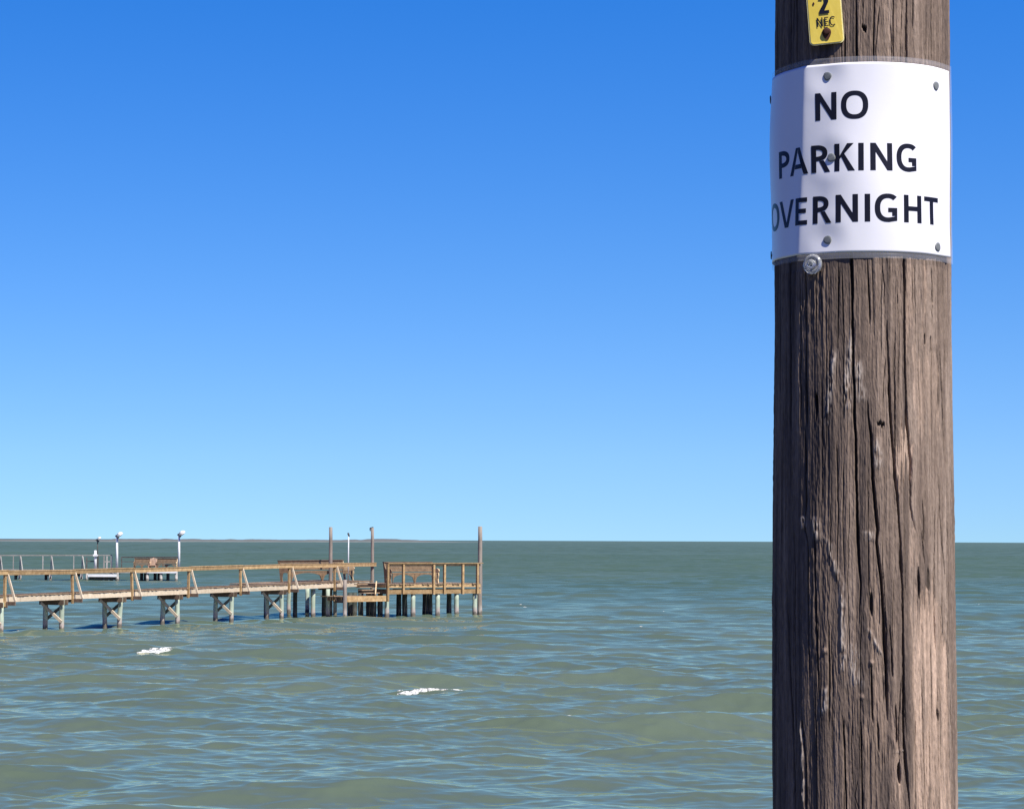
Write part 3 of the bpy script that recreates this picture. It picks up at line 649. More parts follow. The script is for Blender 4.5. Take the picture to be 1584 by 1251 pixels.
for txt, py in (('NO', 163), ('PARKING', 243.5), ('OVERNIGHT', 322.5)):
    _, hc = cylpt(1305, py, .003); cap = 0.0396
    text_mesh('lettering', txt, 0.188, lambda s, v, hc=hc, cap=cap: sheet(SC0 + s, hc + (v - .5) * cap, 0.00030), 'print_black', sign, 0.003, cap * 1.025)

# nails with flat grey heads
noisy('nail_zinc', (0.13, 0.145, 0.15), (0.20, 0.215, 0.215), (300, 300, 300), rough=0.75, bump=0.2, dist=0.001, jitter=0.1)
noisy('rust', (0.035, 0.014, 0.010), (0.10, 0.035, 0.02), (250, 250, 250), rough=0.8, bump=0.4, dist=0.001)
def disc_nail(name, label, phi, r0, z, rad, thick, m, group=None):
    c = ppos(phi, r0, z); nrm = (e_ * math.cos(phi) + rt_ * math.sin(phi)); tg = -e_ * math.sin(phi) + rt_ * math.cos(phi); up = Vector((0, 0, 1))
    o_ = thing(name, label, 'nail', c, group); hb = MB(); n = 20; vs_ = []
    prof = ((0, 1.0), (thick * .55, 1.0), (thick * .9, .88), (thick, .6), (thick * 1.02, .0))
    for (d, k) in prof[:-1]:
        for i in range(n):
            a = 2 * math.pi * i / n; w = rad * k * (1 + .05 * math.sin(3 * a + z * 90))
            vs_.append(c + nrm * d + tg * (w * math.cos(a)) + up * (w * math.sin(a)))
    vs_.append(c + nrm * prof[-1][0])
    fs_ = [(k * n + i, k * n + (i + 1) % n, (k + 1) * n + (i + 1) % n, (k + 1) * n + i) for k in range(3) for i in range(n)]
    fs_ += [(3 * n + i, 3 * n + (i + 1) % n, 4 * n) for i in range(n)] + [tuple(range(n))[::-1]]
    hb.add(vs_, fs_).build('head', m, o_, True)
    MB().cyl(c, c - nrm * .03, .0018, .0015, 8).build('shank', m, o_)
    return o_
NL = ['grey roofing nail above the word NO on the sign', 'grey nail in the upper right corner of the sign', 'grey nail between R and K of PARKING',
      'grey nail under the word OVERNIGHT, above the clear disc', 'grey nail in the lower right corner of the sign',
      'nail seen edge on at the upper left edge of the sign', 'nail seen edge on at the lower left edge of the sign']
for (a, z), lb in zip(NAILS, NL):
    p = sheet(a * RS0, z, 0.0); r0 = math.hypot(p.x - AX.x, p.y - AX.y)
    disc_nail('nail', lb, a, r0 + (0.0006 if a > -1 else 0.001), z, 0.0062, 0.0013, 'nail_zinc', 'nails holding the sign')

# ================================================================== YELLOW TAG
noisy('tag_yellow', (0.70, 0.52, 0.055), (0.82, 0.64, 0.11), (60, 60, 25), rough=0.4, bump=0.15, dist=0.002, spec=0.5, jitter=0)
noisy('tag_rim', (0.80, 0.72, 0.30), (0.86, 0.80, 0.42), (60, 60, 60), rough=0.4, bump=0.1, jitter=0)
pa, hN = cylpt(1281, 50, 0.004)
tilt = math.radians(4.2); nph = pa + math.radians(17)
tn = e_ * math.cos(nph) + rt_ * math.sin(nph); ttg = -e_ * math.sin(nph) + rt_ * math.cos(nph)
tx = ttg * math.cos(tilt) + Vector((0, 0, 1)) * math.sin(tilt); ty = tn.cross(tx) * -1
if ty.z < 0: ty = -ty
tc0 = ppos(pa, float(prad(hN)) + 0.0075, hN)
TS = (D0 - .13) / F                          # metres per photo pixel on the plate
tagt = thing('pole_tag', 'yellow embossed plastic tag with a 2 and NEC nailed above the sign', 'tag', tc0)
def tpt(u, v, d=0): return tc0 + tx * (u * TS) + ty * (v * TS) + tn * (d - (u * TS) ** 2 * 1.5)
def plate(x0, x1, y0, y1, rad, d0, d1):
    pts = []
    for cx, cy, a0 in ((x1 - rad, y1 - rad, 0), (x0 + rad, y1 - rad, 90), (x0 + rad, y0 + rad, 180), (x1 - rad, y0 + rad, 270)):
        for i in range(7):
            a = math.radians(a0 + 15 * i); pts.append((cx + rad * math.cos(a), cy + rad * math.sin(a)))
    n = len(pts); mb = MB()
    mb.add([tpt(*p, d1) for p in pts] + [tpt(*p, d0) for p in pts], [tuple(range(n)), tuple(range(2 * n - 1, n - 1, -1))] + [(i, n + i, n + (i + 1) % n, (i + 1) % n) for i in range(n)])
    return mb
plate(-28.5, 25.5, -19.5, 150, 6.5, -0.0012, 0.0).build('rim', 'tag_rim', tagt)
plate(-26.6, 23.6, -17.6, 148, 5.0, -0.0010, 0.0007).build('plate', 'tag_yellow', tagt)
text_mesh('lettering', 'NEC', 0.16, lambda s, v: tpt(-1.0 + s, 8.5 + v * 14.5, 0.0012), 'print_black', tagt, 5, 11.6, 0.11)
text_mesh('digit', '2', 0.27, lambda s, v: tpt(-2.0 + s, 28.5 + v * 30, 0.0012), 'print_black', tagt, 5, 24, 0.17)
RB = MB()
# rust bleed around the nail of the tag
pts = [(-1 + 7.2 * math.cos(a) * (1 - .25 * max(0, -math.sin(a))), 0 + (7.5 if math.sin(a) > 0 else 11.5) * math.sin(a)) for a in [2 * math.pi * i / 24 for i in range(24)]]
RB.add([tpt(u, v - 1.5, 0.0011) for u, v in pts], [tuple(range(24))]).build('rust_stain', 'rust', tagt)
c = tpt(-1, 0, 0.0012)
nl = disc_nail('nail', 'brown rusted nail through the yellow tag below NEC', nph, 0, 0, 0.0050, 0.003, 'rust')
nl.location = c - Vector((0, 0, 0)) ; 
# second small dark dent at the upper left of the plate
hb = MB(); hb.add([tpt(-18 + 1.6 * math.cos(a), 46 + 2.6 * math.sin(a), 0.0011) for a in [2 * math.pi * i / 12 for i in range(12)]], [tuple(range(12))]); hb.build('dent', 'rust', tagt)

# ================================================================== CLEAR DISC under the sign
mG, tG, bG = mat('clear_plastic', 0.06, 0.5)
bG.inputs['Transmission Weight'].default_value = 0.75; bG.inputs['IOR'].default_value = 1.49
nG = N(tG, 'ShaderNodeTexNoise', Scale=90.0, Detail=3.0); rG = ramp(tG, [(0.3, (0.62, 0.64, 0.64)), (0.7, (0.92, 0.93, 0.93))])
tG.links.new(nG.outputs[0], rG.inputs[0]); tG.links.new(rG.outputs[0], bG.inputs['Base Color'])
gp, gz = cylpt(1257, 409, 0.006)
gpa = gp + math.radians(10)
gn = e_ * math.cos(gpa) + rt_ * math.sin(gpa); gt = -e_ * math.sin(gpa) + rt_ * math.cos(gpa); gu = Vector((0, 0, 1))
gc = ppos(gp, float(prad(gz)) + 0.004, gz)
gb = thing('reflector_disc', 'small round clear plastic disc on the pole at the lower sign edge', 'disc', gc)
def lathe(prof, n=40, lobes=0.0):
    mb = MB(); vs_ = []
    for d, r in prof:
        for i in range(n):
            a = 2 * math.pi * i / n; q = r * (1 + lobes * math.sin(4 * a))
            vs_.append(gc + gn * d + gt * (q * math.cos(a)) + gu * (q * math.sin(a)))
    fs_ = [(k * n + i, k * n + (i + 1) % n, (k + 1) * n + (i + 1) % n, (k + 1) * n + i) for k in range(len(prof) - 1) for i in range(n)]
    fs_ += [tuple(range(n))[::-1], tuple((len(prof) - 1) * n + i for i in range(n))]
    return mb.add(vs_, fs_)
lathe([(0, .0138), (.002, .0146), (.004, .0142), (.006, .0122), (.0066, .0105), (.006, .0090), (.0056, .0078)]).build('dish', mG, gb, True)
lathe([(.0057, .0070), (.0085, .0066), (.0098, .0048), (.0102, .002)], 24, .06).build('boss', mG, gb, True)
hb = MB(); hb.cyl(gc + gn * .0103, gc + gn * .0118, .0036, .003, 14); hb.build('screw', 'nail_zinc', gb)

# ================================================================== NEAR PIER
PG = 'near pier'
near0 = water(96, 975.5); near1 = water(435.7, 958.0)
pd = (near1 - near0).normalized(); pn = Vector((-pd.y, pd.x, 0))       # along the pier, and towards its far side
PWD = 0.95
pier = thing('fishing_pier', 'long brown wooden fishing pier with one handrail and stepped end platforms', 'pier', (near0.x, near0.y, 0))
def T(p): return (p - near0).dot(pd)
def nearpt(px, lo=-60): return on_line(near0, pd, px, lo)
s_end = T(nearpt(578))
s0 = -30.0
# heights along the walkway
hA = height(110, 916.5, nearpt(110).y); hB = height(430, 903.5, nearpt(430).y)
sA, sB = T(nearpt(110)), T(nearpt(430))
def deckz(s): return hA + (hB - hA) * (s - sA) / (sB - sA)
rA = height(110, 880.0, nearpt(110).y); rB = height(430, 873.0, nearpt(430).y)
def railz(s): return rA + (rB - rA) * (s - sA) / (sB - sA)
def wp(s, n, z): return Vector((near0.x, near0.y, 0)) + pd * s + pn * n + Vector((0, 0, z))
rp_ = random.Random(11)
mb = MB(); s = s0
while s < s_end:
    z = deckz(s) - 0.02 + rp_.uniform(-.006, .006); a = rp_.uniform(-.014, .014); w = 0.135
    mb.beam(wp(s, -0.05 + a, z), wp(s + rp_.uniform(-.01, .01), PWD + 0.08 + a, z), w, 0.04); s += 0.1415
mb.build('deck', 'deck_wood', pier)
k = s0
while k < s_end - .5:                                                   # stringers, one board per bay
    e2 = min(k + 3.9, s_end)
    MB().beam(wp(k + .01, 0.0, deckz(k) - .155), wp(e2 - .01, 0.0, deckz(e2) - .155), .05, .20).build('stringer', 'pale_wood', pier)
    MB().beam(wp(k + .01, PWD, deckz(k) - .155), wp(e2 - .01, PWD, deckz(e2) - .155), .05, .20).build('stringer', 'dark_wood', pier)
    k = e2
def pile(p, zt, r=.105, m='green_pile', lean=(0, 0), parent=pier, name='pile'):
    return MB().cyl((p.x + lean[0], p.y + lean[1], -1.2), (p.x, p.y, zt), r * 1.05, r * .95, 12, r * .10, 7).build(name, m, parent, True)
for pr_, pl_ in ((96, 70), (186.5, 161.5), (274.6, 252), (358.6, 333.4), (435.7, 412), (2, -26), (-100, -128)):
    a = nearpt(pr_); s = T(a); lp = on_line(Vector((a.x, a.y, 0)), -pn, pl_, -3, 1.0); wid = (lp - Vector((a.x, a.y, 0))).dot(pn)
    z = deckz(s) - .26
    pile(wp(s, .0, 0) + pn * .02, z - .0, .10, lean=(rp_.uniform(-.06, .06), rp_.uniform(-.05, .05))); pile(wp(s, wid, 0), z - .0, .10, lean=(rp_.uniform(-.06, .06), rp_.uniform(-.05, .05)))
    MB().beam(wp(s - .13, -.16, z - .10), wp(s - .13, wid + .2, z - .10), .05, .2).build('bent_cap', 'dark_wood', pier)
    MB().beam(wp(s + .13, -.16, z - .10), wp(s + .13, wid + .2, z - .10), .05, .2).build('bent_cap', 'dark_wood', pier)
    MB().beam(wp(s - .135, wid + .12, z - .12), wp(s - .135, -.06, .36), .045, .115).build('cross_brace', 'pale_wood', pier)  # pale wood here paints in the sunlight on this brace
    MB().beam(wp(s + .135, -.06, z - .12), wp(s + .135, wid + .08, .42), .045, .115).build('cross_brace', 'brace_wood', pier)
prev = None
POSTS = [nearpt(px) for px in (-92, 7, 111, 203, 291, 371, 447, 517)]
for a in POSTS:
    s = T(a)
    MB().beam(wp(s - .06 + rp_.uniform(-.05, .05), -.05, deckz(s) - .42), wp(s - .06 + rp_.uniform(-.05, .05), -.05, railz(s) - .06), .09, .09, pd).build('rail_post', 'tan_wood', pier)
    MB().beam(wp(s + .04 + rp_.uniform(-.04, .04), -.06, railz(s) - .04), wp(s + .04 + rp_.uniform(-.07, .07), -.44 + rp_.uniform(-.05, .03), deckz(s) - .22), .085, .045, pd).build('brace', 'pale_wood', pier)
    MB().beam(wp(s - .02, -.50, deckz(s) - .30), wp(s - .02, PWD * .9, deckz(s) - .30), .05, .14).build('outrigger', 'dark_wood', pier)
ks = [s0] + [T(a) for a in POSTS] + [s_end]
for a, b_ in zip(ks[:-1], ks[1:]):
    ja, jb = rp_.uniform(-.03, .02), rp_.uniform(-.03, .02)
    MB().beam(wp(a + .004, -.115, railz(a) - .10 + ja), wp(b_ - .004, -.115, railz(b_) - .10 + jb), .04, .14).build('rail', 'tan_wood', pier)
    MB().beam(wp(a + .004, -.075, railz(a) - .008 + ja), wp(b_ - .004, -.075, railz(b_) - .008 + jb), .15, .036).build('rail_cap', 'tan_wood', pier)

# ---- widened platform behind the walkway (carries the first bench)
sW0, sW1 = T(nearpt(447)), s_end
dzw = deckz(sW1) - .03
mb = MB(); s = sW0
while s < sW1:
    mb.beam(wp(s, PWD + .12, deckz(s) - .022), wp(s, PWD + 2.2, deckz(s) - .022), .135, .04); s += .15
mb.build('deck', 'deck_wood', pier)
MB().beam(wp(sW0 - .05, PWD + .1, deckz(sW0) - .17), wp(sW0 - .05, PWD + 2.2, deckz(sW0) - .17), .05, .2).build('rim_beam', 'dark_wood', pier)
MB().beam(wp(sW0, PWD + 2.22, deckz(sW0) - .17), wp(sW1, PWD + 2.22, deckz(sW1) - .17), .05, .2).build('rim_beam', 'dark_wood', pier)
for px, py, rr_ in ((446.6, 948.5, .10), (475, 948.5, .11), (484, 955, .11), (507, 955, .10), (518, 952, .09)):
    q = water(px, py); pile(q, 1.32, rr_)
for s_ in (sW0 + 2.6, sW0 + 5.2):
    for n_ in (PWD + .3, PWD + 1.9): pile(wp(s_, n_, 0), 1.35, .10, 'shaded_pile')

# ---- right-hand end platform
zf0, zf1 = 115.0, 118.0
def fr(px): return zf0 + (zf1 - zf0) * (px - 598) / (742 - 598)         # depth along the front edge
Fl = at(598, 906, zf0); Fr = at(742, 906, zf1); fd = Vector((Fr.x - Fl.x, Fr.y - Fl.y, 0)); FL = fd.length; fd.normalize()
fn = Vector((-fd.y, fd.x, 0))
def fp(px, py, back=0.0):
    p = at(px, py, fr(px)); return p + fn * back
zd = height(670, 902, fr(670)); zbt = height(670, 911.5, fr(670)); zbb = height(670, 918.0, fr(670)); zrt = height(670, 870.2, fr(670))
def fq(t_, back, z): return Vector((Fl.x, Fl.y, 0)) + fd * t_ + fn * back + Vector((0, 0, z))
PD = 2.9
mb = MB(); t_ = 0.02
while t_ < FL:
    a = rp_.uniform(-.04, .05); mb.beam(fq(t_, -.06 + a, zd - .02), fq(t_, PD + a, zd - .02), .132, .04); t_ += .142
mb.build('deck', 'deck_wood', pier)
MB().beam(fq(0, 0, zd - .115), fq(FL, 0, zd - .115), .05, .14).build('rim_beam', 'tan_wood', pier)
MB().beam(fq(0, .02, (zbt + zbb) / 2), fq(FL, .02, (zbt + zbb) / 2), .06, zbt - zbb).build('rim_beam', 'tan_wood', pier)
MB().beam(fq(.03, PD, zd - .115), fq(FL, PD, zd - .115), .05, .16).build('rim_beam', 'dark_wood', pier)
for t_ in np.linspace(.2, FL - .2, 6):
    MB().beam(fq(t_, .04, (zbt + zbb) / 2), fq(t_, PD - .05, (zbt + zbb) / 2), .05, .19).build('joist', 'dark_wood', pier)
MB().beam(fq(-.03, .0, zd - .115), fq(-.03, PD, zd - .115), .05, .14).build('rim_beam', 'tan_wood', pier)
MB().beam(fq(FL + .03, .0, zd - .115), fq(FL + .03, PD, zd - .115), .05, .14).build('rim_beam', 'tan_wood', pier)
MB().beam(fq(FL + .03, .0, (zbt + zbb) / 2), fq(FL + .03, PD, (zbt + zbb) / 2), .06, zbt - zbb).build('rim_beam', 'tan_wood', pier)
for px, yb in ((598.5, 930), (622.5, 918.5), (669.5, 919), (686, 918.5), (714.4, 918.5), (737, 918)):
    q = fp(px, 900, -.08); MB().beam((q.x, q.y, height(px, yb, fr(px))), (q.x, q.y, zrt - .04), .12, .10, fd).build('rail_post', 'tan_wood', pier)
MB().beam(fq(0, -.08, zrt - .015), fq(FL + .1, -.08, zrt - .015), .15, .04).build('rail_cap', 'tan_wood', pier)
MB().beam(fq(.02, -.045, zrt - .10), fq(FL, -.045, zrt - .10), .04, .11).build('rail', 'tan_wood', pier)
for px, py in ((598.5, 953.5), (639, 953.5), (677, 954.0), (706, 951.5), (734.5, 950.5)):
    q = water(px, py); q2 = on_line(fq(0, .14, 0), fd, px, -20, 20)
    pile(q2, zbb + .02 if px > 600 else 1.0, .115)
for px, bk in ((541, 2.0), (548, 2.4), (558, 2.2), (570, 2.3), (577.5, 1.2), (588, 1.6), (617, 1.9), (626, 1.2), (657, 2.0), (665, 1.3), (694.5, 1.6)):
    base_ = fq(0, bk, 0); q = on_line(base_, fd, px, -20, 20); pile(q, min(zbb + .03, 1.2), .125, 'shaded_pile')
# tall posts that stand above the rails
q = water(741.3, 950.5); MB().cyl((q.x + .02, q.y, -1.2), (at(742.8, 814, q.y)), .125, .098, 12, .01, 8).build('tall_post', 'grey_wood', pier, True)
p2 = wp(s_end - .1, -.02, 0); yy = p2.y; top = at(576, 816, yy); MB().cyl((at(576.5, 905, yy).x, yy, -1.2), top, .10, .072, 12, .008, 8).build('tall_post', 'grey_wood', pier, True)
hk = MB(); hk.cyl(top + Vector((-.12, -.02, -.03)), top + Vector((.05, -.02, .02)), .035, .03, 8); hk.cyl(top + Vector((-.11, -.02, -.02)), top + Vector((-.10, -.02, -.16)), .03, .02, 8); hk.build('hook', 'dark_metal', pier)
yy = wp(sW0 + 5.0, PWD + 2.1, 0).y; MB().cyl((at(511.5, 900, yy).x, yy, -1.2), at(511.7, 815, yy), .098, .082, 12, .006, 8).build('tall_post', 'grey_wood', pier, True)

# ---- lower landing with steps
la, lb = 112.9, 114.7
def lpz(px): return la + (lb - la) * (px - 533) / (597 - 533)
L0 = at(533, 921, la); L1 = at(597, 921, lb); zl0 = height(565, 921.5, lpz(565)); zl1 = height(565, 930.2, lpz(565))
ld = Vector((L1.x - L0.x, L1.y - L0.y, 0)); LL = ld.length; ld.normalize(); ln_ = Vector((-ld.y, ld.x, 0))
def lq(t_, bk, z): return Vector((L0.x, L0.y, z)) + ld * t_ + ln_ * bk
MB().beam(lq(0, 0, (zl0 + zl1) / 2), lq(LL, 0, (zl0 + zl1) / 2), .05, zl0 - zl1).build('rim_beam', 'tan_wood', pier)
mb = MB(); t_ = 0.07
while t_ < LL:
    mb.beam(lq(t_, .03, zl0 - .03), lq(t_, 1.7, zl0 - .03), .13, .04); t_ += .15
mb.build('deck', 'deck_wood', pier)
for bk in (.6, 1.2): MB().beam(lq(0, bk, zl0 - .14), lq(LL, bk, zl0 - .14), .05, .16).build('joist', 'dark_wood', pier)
e0 = at(516, 929.5, la + .8); e1 = lq(0, .06, e0.z)
MB().beam(e0, e1, .05, .13).build('rim_beam', 'dark_wood', pier)
for z_ in (height(524, 921.5, la), height(524, 929.0, la)):
    MB().beam(at(516, 900, la + .9).xy.to_3d() + Vector((0, 0, z_)), lq(0, .7, z_), .06, .05).build('joist', 'tan_wood', pier)
MB().beam(at(525, 900, la + .4).xy.to_3d() + Vector((0, 0, height(524, 921.5, la))), at(525, 900, la + .4).xy.to_3d() + Vector((0, 0, height(524, 930, la))), .06, .05).build('joist', 'tan_wood', pier)
q = water(533.3, 957); MB().cyl((q.x, q.y, -1.2), (q.x, q.y, height(533, 896, la)), .10, .085, 12, .008, 7).build('pile', 'grey_wood', pier, True)
for k in range(4):                                                      # steps up to the deck
    z_ = zl0 + .12 + .13 * k; t0_ = LL - 1.05 + .12 * k
    MB().beam(lq(t0_, .5 + .28 * k, z_), lq(LL - .05, .5 + .28 * k, z_), .26, .04).build('step', 'deck_wood', pier)
sb = MB()
for k in range(5):
    a = Vector((0, 0, 0)); sb.beam(lq(LL - .55 + .12 * k, .12 + .12 * k, zl0 + .02 + .12 * k), lq(LL - .55 + .12 * (k + 1), .12 + .12 * (k + 1), zl0 + .02 + .12 * (k + 1) + (.05 if k % 2 else -.02)), .05, .15)
sb.build('step_stringer', 'scroll_wood', pier)

# ---- benches
def bench(label, p0, p1, zb, grp='wooden benches on the near pier'):
    """p0 to p1 along the seat; the seat faces the camera"""
    p0 = Vector((p0.x, p0.y, 0)); p1 = Vector((p1.x, p1.y, 0)); d = (p1 - p0); L = d.length; d.normalize(); n = Vector((-d.y, d.x, 0))
    B = thing('bench', label, 'bench', ((p0 + p1) / 2) + Vector((0, 0, zb)), grp)
    Q = lambda x, y, z: p0 + d * x + n * y + Vector((0, 0, zb + z))
    mb = MB()
    for k in range(4): mb.beam(Q(.04, .03 + .115 * k, .48), Q(L - .04, .03 + .115 * k, .48), .10, .04)
    mb.build('seat', 'bench_wood', B)
    mb = MB()
    for k in range(4): mb.beam(Q(.02, .50 + .035 * k, .60 + .11 * k), Q(L - .02, .50 + .035 * k, .60 + .11 * k), .032, .10)
    mb.build('backrest', 'bench_wood', B)
    MB().beam(Q(-.06, .63, .99), Q(L + .06, .63, .99), .16, .035).build('top_board', 'dark_wood', B)
    ap = MB(); n_ = 15                                                  # apron with two arches
    for a0, a1 in ((.07, L / 2 - .035), (L / 2 + .035, L - .07)):
        for i in range(n_):
            xa, xb = a0 + (a1 - a0) * i / n_, a0 + (a1 - a0) * (i + 1) / n_
            za = .10 + .315 * math.sin(math.pi * i / n_) ** .35 if 0 < i < n_ else .02
            zb_ = .10 + .315 * math.sin(math.pi * (i + 1) / n_) ** .35 if 0 < i + 1 < n_ else .02
            vs_ = [Q(xa, -.01, za), Q(xb, -.01, zb_), Q(xb, -.01, .455), Q(xa, -.01, .455), Q(xa, .03, za), Q(xb, .03, zb_), Q(xb, .03, .455), Q(xa, .03, .455)]
            ap.add(vs_, [(0, 1, 2, 3), (7, 6, 5, 4), (0, 4, 5, 1), (3, 2, 6, 7), (1, 5, 6, 2), (0, 3, 7, 4)])
    ap.build('apron', 'bench_wood', B)
    for x in (L / 2,): MB().beam(Q(x, .01, 0), Q(x, .01, .45), .07, .06, d).build('leg', 'bench_wood', B)
    prof = [(-.02, 0), (.06, .0), (.12, .16), (.06, .30), (.10, .40), (.28, .44), (.40, .40), (.44, .2), (.40, 0), (.52, 0), (.56, .30), (.60, .60), (.68, .97), (.60, 1.0),
            (.52, .80), (.44, .68), (.30, .64), (.10, .70), (-.04, .66), (-.08, .58), (-.02, .48), (-.04, .36), (.02, .2)]
    for x, m_ in ((-.03, 'bench_wood'), (L + .03, 'scroll_wood')):  # right panel in brighter wood: sun on that side put into its colour
        w = .05; k = len(prof); vs_ = [Q(x - w / 2, y, z) for y, z in prof] + [Q(x + w / 2, y, z) for y, z in prof]
        MB().add(vs_, [tuple(range(k)), tuple(range(2 * k - 1, k - 1, -1))] + [(i, k + i, k + (i + 1) % k, (i + 1) % k) for i in range(k)]).build('end_panel', m_, B)
    return B
b1a = on_line(wp(0, PWD + .55, 0), pd, 449); b1b = on_line(wp(0, PWD + .55, 0), pd, 545.5)
bench('long wooden bench with arched apron behind the walkway handrail, left of the steps', b1a, b1b, deckz(T(b1b)) - .03)
bb = fq(0, .75, 0); b2a = on_line(bb, fd, 605, -10, 10); b2b = on_line(bb, fd, 677, -10, 10)
bench('wooden bench with arched apron at the end platform right of the steps', b2a, b2b, zd)

# thin pole with a dark fitting, on the back of the bench platform
yy = wp(sW0 + 6.2, PWD + 2.0, 0).y; pt = at(539, 838, yy)
lp = thing('light_pole', 'thin pale pole with a small dark fixture above the left bench', 'light pole', (pt.x, yy, dzw))
MB().cyl((pt.x, yy, dzw), at(539.3, 829, yy), .035, .028, 10).build('pole', 'pale_metal', lp, True)
hb = MB(); hb.cyl(at(540.2, 829.5, yy), at(538.6, 824.6, yy), .035, .05, 10); hb.cyl(at(538.6, 824.6, yy), at(538.4, 823.8, yy), .05, .02, 10); hb.build('fixture', 'dark_metal', lp, True)

# ================================================================== FAR PIER
ZF = 213.0
def fa(px, py, dz=0.0): return at(px, py, ZF + dz)
fpier = thing('fishing_pier', 'distant grey wooden pier with white lamps behind the nearer pier', 'pier', (fa(140, 890).x, ZF, 0))
fdz = height(100, 881.0, ZF); frz = height(60, 859.5, ZF)
xl, xr = fa(-120, 880).x, fa(188, 880).x
def X2(px): return fa(px, 880).x
mb = MB(); x = xl
while x < xr: mb.beam((x, ZF - .1, fdz), (x, ZF + 1.3, fdz), .14, .05); x += .16
mb.build('deck', 'far_wood', fpier)
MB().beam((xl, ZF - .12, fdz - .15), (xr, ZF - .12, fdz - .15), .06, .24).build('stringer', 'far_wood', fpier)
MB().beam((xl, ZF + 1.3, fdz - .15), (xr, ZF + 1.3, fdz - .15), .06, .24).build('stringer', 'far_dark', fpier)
MB().beam((xl, ZF, frz), (X2(173), ZF, frz + .08), .12, .10).build('rail', 'far_wood', fpier)
MB().beam((xl, ZF + 1.25, frz), (X2(125), ZF + 1.25, frz + .06), .10, .07).build('rail', 'far_wood', fpier)
for px in (-96, -48, 0, 31, 79, 127):
    MB().beam((X2(px), ZF, fdz), (X2(px), ZF, frz), .09, .09).build('rail_post', 'far_wood', fpier)
    MB().beam((X2(px) + .03, ZF - .02, frz), (X2(px + 5.5), ZF - .45, fdz - .1), .10, .07).build('brace', 'far_wood', fpier)
for px in (16, 62, 110):
    MB().beam((X2(px), ZF + 1.25, fdz), (X2(px), ZF + 1.25, frz), .08, .08).build('rail_post', 'far_wood', fpier)
for px in (-76, -28, 21, 68, 116):
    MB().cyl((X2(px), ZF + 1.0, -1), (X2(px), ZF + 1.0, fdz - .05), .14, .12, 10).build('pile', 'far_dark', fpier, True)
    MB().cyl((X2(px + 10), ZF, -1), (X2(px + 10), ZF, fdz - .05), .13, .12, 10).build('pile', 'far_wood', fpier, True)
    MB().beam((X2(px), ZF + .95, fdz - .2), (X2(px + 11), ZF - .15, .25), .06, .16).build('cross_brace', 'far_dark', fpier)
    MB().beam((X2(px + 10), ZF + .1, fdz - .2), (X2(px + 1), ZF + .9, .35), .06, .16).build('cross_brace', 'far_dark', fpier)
# left platform with the low landing
zw = height(165, 888.0, ZF - 2)
MB().beam((X2(143), ZF - 2.2, zw - .1), (X2(187), ZF - 2.2, zw - .1), .1, .22).build('landing_fascia', 'white_paint', fpier)
mb = MB(); x = X2(142)
while x < X2(187): mb.beam((x, ZF - 2.1, zw - .02), (x, ZF + .2, zw - .02), .15, .04); x += .17
mb.build('deck', 'far_wood', fpier)
MB().beam((X2(143), ZF - 1.6, zw - .36), (X2(190), ZF - 1.6, zw - .36), .2, .25).build('landing_beam', 'far_dark', fpier)
for px in (146, 153, 160, 168, 176, 185): MB().cyl((X2(px), ZF - 1.2, -1), (X2(px), ZF - 1.2, zw - .2), .16, .15, 10).build('pile', 'far_dark', fpier, True)
for px in (141, 188): MB().cyl((X2(px), ZF - 2.1, -1), (X2(px), ZF - 2.1, zw + .4), .11, .10, 10).build('pile', 'far_wood', fpier, True)
for a, b_ in (((124, 858.5), (142, 893)), ((165, 874), (190, 893))):
    MB().beam((X2(a[0]), ZF - .3, fdz), (X2(b_[0] - 8), ZF - 2, zw), .08, .14).build('step_stringer', 'far_wood', fpier)
for px, y0, y1 in ((134, 862, 880), (151.5, 860, 880), (161, 860, 880), (165.5, 860, 880), (172.5, 860, 880)):
    MB().beam((X2(px), ZF - .05, height(px, y1, ZF)), (X2(px), ZF - .05, height(px, y0, ZF)), .12, .10).build('rail_post', 'far_wood' if px > 160 else 'far_dark', fpier)
MB().beam(fa(134, 868), fa(150, 868), .06, .10).build('rail', 'far_dark', fpier)
MB().beam(fa(161, 868.5), fa(173, 868.5), .08, .12).build('rail', 'far_wood', fpier)
mb = MB(); mb.cyl(fa(147.5, 880, -.3), fa(147.5, 851, -.3), .14, .10, 10); mb.build('cleat_post', 'white_paint', fpier, True)
MB().beam(fa(144, 858.5, -.4), fa(151, 858.5, -.4), .3, .16).build('cleat_shelf', 'white_paint', fpier)
# right platform
zr_ = height(250, 881.5, ZF - 1)
mb = MB(); x = X2(188)
while x < X2(277): mb.beam((x, ZF - 1.2, zr_ - .02), (x, ZF + 2.2, zr_ - .02), .15, .05); x += .17
mb.build('deck', 'far_wood', fpier)
MB().beam((X2(231), ZF - 1.25, zr_ - .15), (X2(276), ZF - 1.25, zr_ - .15), .08, .2).build('landing_fascia', 'white_paint', fpier)
MB().beam((X2(188), ZF - 1.25, zr_ - .15), (X2(231), ZF - 1.25, zr_ - .15), .07, .2).build('stringer', 'far_wood', fpier)
for px in (231, 252, 275.5): MB().cyl((X2(px), ZF - 1.1, -1), (X2(px), ZF - 1.1, zr_ - .04), .13, .12, 10).build('pile', 'far_wood', fpier, True)
for px in (216, 222, 237, 243, 257): MB().cyl((X2(px), ZF + 1.2, -1), (X2(px), ZF + 1.2, zr_ - .04), .15, .14, 10).build('pile', 'far_dark', fpier, True)
for py in (861.5, 868.5): MB().beam(fa(188, py, 2.2), fa(275, py, 2.2), .08, .11 if py < 865 else .07).build('rail', 'far_dark', fpier)
for px in (188, 209, 230, 252, 274): MB().beam(fa(px, 861.5, 2.2), fa(px, 880.5, 2.2), .09, .09).build('rail_post', 'far_dark', fpier)
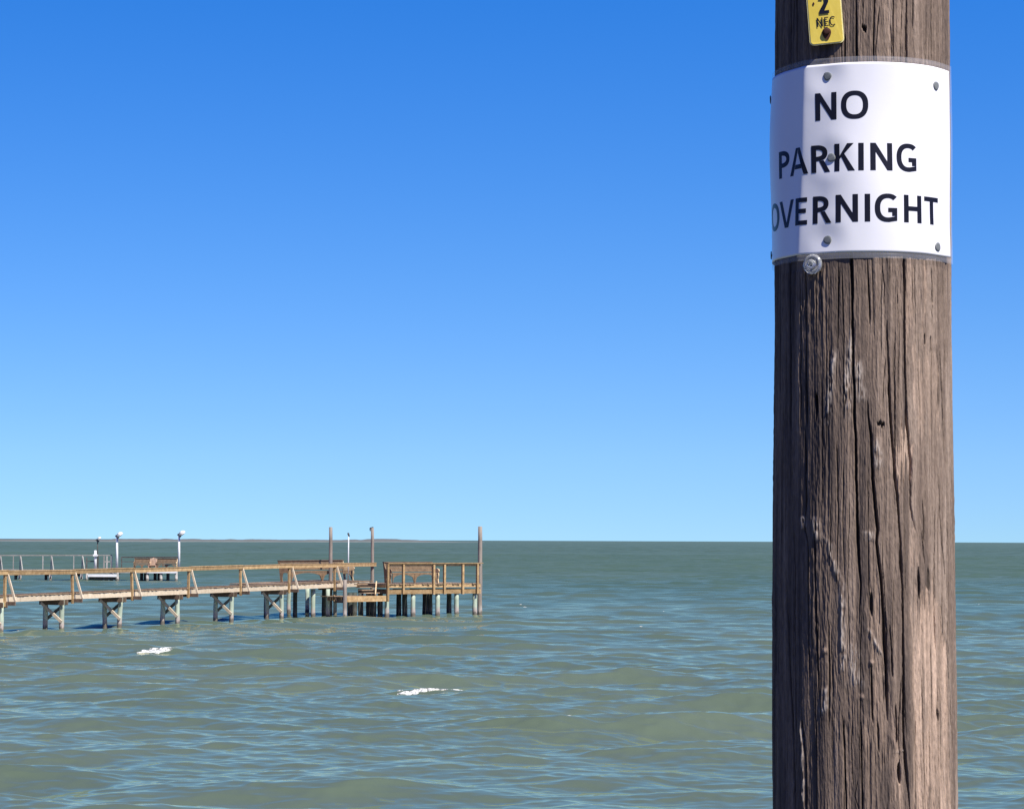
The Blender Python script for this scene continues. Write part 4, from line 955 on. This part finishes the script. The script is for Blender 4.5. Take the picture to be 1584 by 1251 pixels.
# reclining wooden chairs on the right platform
def deck_chair(px, label):
    c = Vector((X2(px), ZF + .6, zr_)); Bc = thing('deck_chair', label, 'chair', c)
    Q = lambda x, y, z: c + Vector((x, y, z))
    mb = MB()
    for k in range(5): mb.beam(Q(-.28, -.3 + .12 * k, .40 - .03 * k), Q(.28, -.3 + .12 * k, .40 - .03 * k), .10, .03)
    mb.build('seat', 'cedar_wood', Bc)
    mb = MB()
    for k in range(5): mb.beam(Q(-.24 + .12 * k, .27, .30), Q(-.26 + .13 * k, .60, 1.05 - .04 * abs(k - 2)), .10, .03, (0, 1, 0))
    mb.build('backrest', 'cedar_wood', Bc)
    for sx_ in (-1, 1):
        MB().beam(Q(sx_ * .33, -.38, .58), Q(sx_ * .33, .38, .56), .13, .03).build('armrest', 'cedar_wood', Bc)
        MB().beam(Q(sx_ * .31, -.30, 0), Q(sx_ * .31, -.30, .56), .09, .04).build('leg', 'cedar_wood', Bc)
        MB().beam(Q(sx_ * .30, .36, 0), Q(sx_ * .30, .30, .54), .09, .04).build('leg', 'cedar_wood', Bc)
bench('brown wooden bench on the far pier, left of the brown chair', Vector((X2(205), ZF + .9, 0)), Vector((X2(229), ZF + .9, 0)), zr_, 'benches on the far pier')
bench('brown wooden bench on the far pier next to the right hand white lamp post', Vector((X2(240), ZF + .9, 0)), Vector((X2(270), ZF + .9, 0)), zr_, 'benches on the far pier')
deck_chair(234.5, 'brown wooden chair between the two benches on the far pier')
# lamps
def lamp(px, ytop, ybot, head, label, pm='white_paint', pr0=.115, dz=-.6, grp='lamp posts on the far pier'):
    yy = ZF + dz; base_ = at(px, ybot, yy); zb_ = base_.z
    Lm = thing('lamp_post', label, 'lamp post', (base_.x, yy, zb_), grp)
    MB().cyl((base_.x, yy, zb_), at(px, ytop + 7, yy), pr0, pr0 * .75, 10).build('pole', pm, Lm, True)
    a = at(px, ytop + 7, yy)
    MB().beam(a + Vector((-.12, 0, .08)), a + Vector((.16 * head, -.05, -.12)), .12, .16).build('bracket', 'far_dark', Lm)
    mb = MB(); c = a + Vector((.24 * head, -.12, .18)); ax_ = Vector((.50, .25, -.80)).normalized()
    sz = .31 * head
    for t0, t1, r0, r1 in ((-.55, -.35, .3, .75), (-.35, 0, .75, 1), (0, .3, 1, .95), (.3, .42, .95, .6)):
        mb.cyl(c + ax_ * (t0 * sz), c + ax_ * (t1 * sz), r0 * sz, r1 * sz, 14)
    mb.build('lamp_head', 'white_paint', Lm, True)
    MB().cyl(c + ax_ * (.43 * sz), c + ax_ * (.5 * sz), .5 * sz, .42 * sz, 12).build('lens', 'dark_metal', Lm)
lamp(181, 822.5, 881, 1.0, 'white lamp post beside the left landing of the far pier')
lamp(277, 820.5, 881, 1.05, 'white lamp post at the right end of the far pier')
lamp(151, 828.5, 880, .62, 'thin dark lamp post with a small white head, left of the white ones', 'far_dark', .06, .3, 'lamp posts on the far pier')
